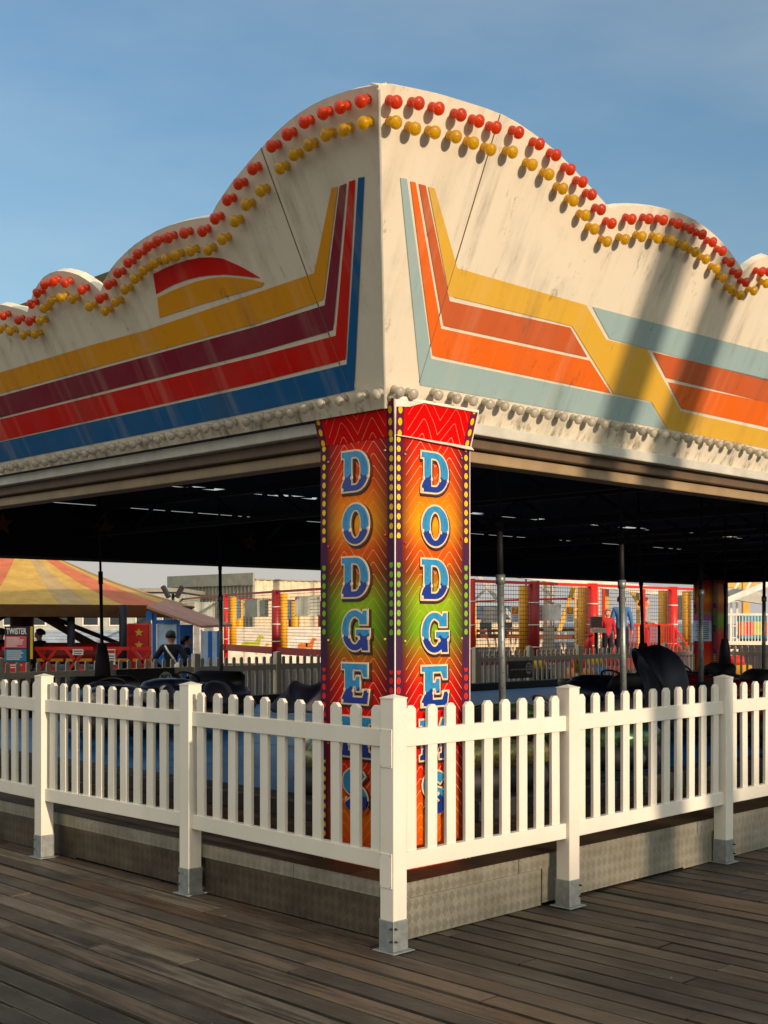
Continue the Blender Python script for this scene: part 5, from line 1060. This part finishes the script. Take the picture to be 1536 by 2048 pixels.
steel('steel_brace', 'grey diagonal steel braces beside the right edge of the column', 'brace', P(980, 1190, 42), [('brace', 'trim', [(P(952, 1145, 42), P(1035, 1250, 42), .13), (P(940, 1208, 42), P(985, 1165, 42), .09), (P(1060, 1152, 42), P(1100, 1190, 42), .10)])])
steel('log_flume_track', 'rusty brown flume beams running low behind the trampolines', 'track', P(1060, 1270, 47), [('track_beam', 'rust', [(P(950, 1262, 47), P(1180, 1258, 47), .10), (P(950, 1272, 47), P(1180, 1274, 47), .16)]), ('track_strut', 'shedlit', [(P(x, 1258, 47), P(x + R.uniform(-14, 14), 1310, 47), .07) for x in range(955, 1180, 16)]), ('hand_rail', 'galv', [(P(1000, 1256, 46.8), P(1190, 1256, 46.8), .05)])])
steel('coaster_support', 'pale coaster frame with a diagonal beam above the white barrier', 'frame', P(1500, 1190, 38), [('girder', 'white', [(P(1446, 1204, 37), P(1580, 1148, 37), .17)]), ('plate', 'trim', [(P(1449, 1186, 38), P(1530, 1198, 38), .34)]), ('column', 'yellowst', [(P(1491, 1150, 39), P(1491, 1330, 39), .20), (P(1450, 1150, 39), P(1450, 1330, 39), .10)]), ('deck', 'yellowst', [(P(1440, 1169, 40), P(1640, 1176, 40), .16), (P(1440, 1160, 41), P(1640, 1163, 41), .16)]), ('cross_brace', 'hoard', [(P(1455, 1200, 38.6), P(1480, 1160, 38.6), .07), (P(1480, 1200, 38.6), P(1506, 1155, 38.6), .07)])])
BY = 34.0; c = P(1485, HZ, BY); BR = thing('white_barrier', 'white tubular crowd barrier on a raised walkway right of the far column', 'barrier', V(c.x, BY, 0))
def bq(x, y): return P(x, y, BY) - BR.location
for y in (1229, 1286): mb = MB(); mb.bar(bq(1446, y), bq(1640, y), .06 if y < 1250 else .10); mb.build('rail', M['hoard'], BR)
for i in range(31): x = 1448 + i * 6.2; mb = MB(); mb.bar(bq(x, 1230), bq(x, 1285), .02); mb.build('upright', M['hoard'], BR)
mb = MB(); a = bq(1446, 1291); mb.box(a.x, a.x + 2.8, .05, 1.2, a.z - .1, a.z); mb.build('walkway', M['darksteel'], BR)
for i in range(3): x = 1452 + i * 45; a = bq(x, 1296); mb = MB(); mb.box(a.x, a.x + .08, .1, .2, 0, a.z); mb.build('support', M['darksteel'], BR)
OY = 38; c = P(1506, HZ, OY); BO = thing('striped_booth', 'booth with teal bands and red, orange and lime panels behind the white barrier', 'booth', V(c.x, OY, 0))
def oq(x, y): return P(x, y, OY) - BO.location
for nm, x0, x1, y0, y1, mt in [('top_band', 1478, 1545, 1231, 1243, 'teal'), ('base_band', 1478, 1545, 1270, 1277, 'teal')] + [('panel', 1478 + k * 8.4, 1478 + (k + 1) * 8.4, 1243.3, 1269.7, m) for k, m in enumerate(('orangep', 'redp', 'redp', 'lime', 'lime', 'orangep', 'redp', 'lime'))]:
    a = oq(x0, y1); b = oq(x1, y0); mb = MB(); mb.box(a.x, b.x - .004, -.2, .2 if 'band' in nm else .15, a.z, b.z); mb.build(nm, M[mt], BO)
a = oq(1480, 1277); b = oq(1540, 1277); mb = MB(); mb.box(a.x, b.x, -.15, .1, 0, a.z - .003); mb.build('booth_base', M['tarp'], BO)
# distant pavilion with a blue roof
c = P(985, HZ, 75); DP = thing('distant_pavilion', 'far pale building with a flat blue roof seen through the trampoline net', 'building', V(c.x - 2.5, 75, 0)); mb = MB(); mb.box(0, 5.5, 0, 4, 0, 1.75); mb.build('wall', M['shedlit'], DP); mb = MB(); mb.box(-.3, 5.8, -.3, 4.3, 1.752, 2.5); mb.build('roof', stain('blue_roof', (50, 92, 128)), DP)
for k in range(4): mb = MB(); mb.box(.5 + k * 1.25, 1.2 + k * 1.25, -.03, .02, .7, 1.5); mb.build('window', M['glassd'], DP)
# children's cars glimpsed between the rear pickets
for k, (px_, py_, Y, mt, lab) in enumerate(((1160, 1345, 28, 'orangep', 'orange toy ride car glimpsed through the right rear fence'), (1190, 1340, 29, 'kioskblue', 'blue toy ride car glimpsed through the right rear fence'), (1222, 1342, 29.5, 'redp', 'red toy ride car glimpsed through the right rear fence'), (1075, 1345, 27.5, 'tarp', 'navy toy ride car behind the ONE WAY ROUND sign'), (1475, 1335, 30, 'yellowpad', 'yellow toy ride car right of the far column'))):
    c = P(px_, py_, Y); th = thing('toy_ride_car', lab, 'toy car', V(c.x, c.y, 0)); mb = MB(); mb.loft([sring(.08, .32, .5), sring(.35, .34, .52), sring(.5, .28, .42)]); mb.build('body', M[mt], th, smooth=True)
    mb = MB(); mb.loft([sring(.48, .2, .18, .1), sring(.72, .17, .14, .12)]); mb.build('seat', M['warn'] if k % 2 else M['redp'], th, smooth=True)
    for sx in (-.3, .3): mb = MB(); mb.tube([V(sx - .05, -.3, .12), V(sx + .05, -.3, .12)], .12, 12); mb.build('wheel', M['rubber'], th)

# ================================================================== WHAT CASTS THE SHADE: unseen blocks and a tower added behind the camera
def shade_box(mb, w0, w1, zs, D, depth=5.0):
    k = D / math.cos(0); t = math.tan(SUN_EL); sw = sdir.dot(er) / -sdir.dot(el) * D
    hz_ = zs + D * t; q = [(w0 + sw, -D), (w1 + sw, -D), (w1 + sw, -D - depth), (w0 + sw, -D - depth)]
    mb.hexa([Lc(x, y, 0) for x, y in q], [Lc(x, y, hz_) for x, y in q])
BB = thing('shade_skyline', 'added unseen stepped block behind the viewpoint, shaped to cast shade', 'building', Lc(4, -80))
for w0, w1, zs in ((-60, -3.4, -2.5), (-3.4, -1.5, 1.3), (-1.5, -.25, -.9), (-.25, 1.5, .06), (1.45, 2.8, -.8), (2.8, 4.3, .36), (4.3, 70, 2.5)):
    mb = MB(); shade_box(mb, w0, w1, zs, 80); mb.build('wall', M['hoard'], BB, org=BB.location)
TD = 14.0; TWR = thing('shade_tower', 'unseen tall tower on two leaning legs behind the viewpoint, shaped for its shadow', 'tower', Lc(2.2, -TD))  # unseen; leg width, gap and lean are shaped to place the shadow bands
sw = sdir.dot(er) / -sdir.dot(el) * TD; zt0 = 2.6 + TD * math.tan(SUN_EL)
def tw(w, z): return w + sw - (z - zt0) * .10
for w0, w1 in ((1.68, 2.02), (2.28, 2.64)):
    mb = MB(); mb.hexa([Lc(tw(w, 0), y, 0) for w, y in ((w0, -TD), (w1, -TD), (w1, -TD - .3), (w0, -TD - .3))], [Lc(tw(w, 12), y, 12) for w, y in ((w0, -TD), (w1, -TD), (w1, -TD - .3), (w0, -TD - .3))]); mb.build('tower_leg', M['hoard'], TWR, org=TWR.location)
mb = MB(); q = [(tw(1.4, 12), -TD + .1), (tw(2.9, 12), -TD + .1), (tw(2.9, 12), -TD - .5), (tw(1.4, 12), -TD - .5)]; mb.hexa([Lc(x, y, 12.002) for x, y in q], [Lc(x, y, 12.6) for x, y in q]); mb.build('tower_head', M['redp'], TWR, org=TWR.location)
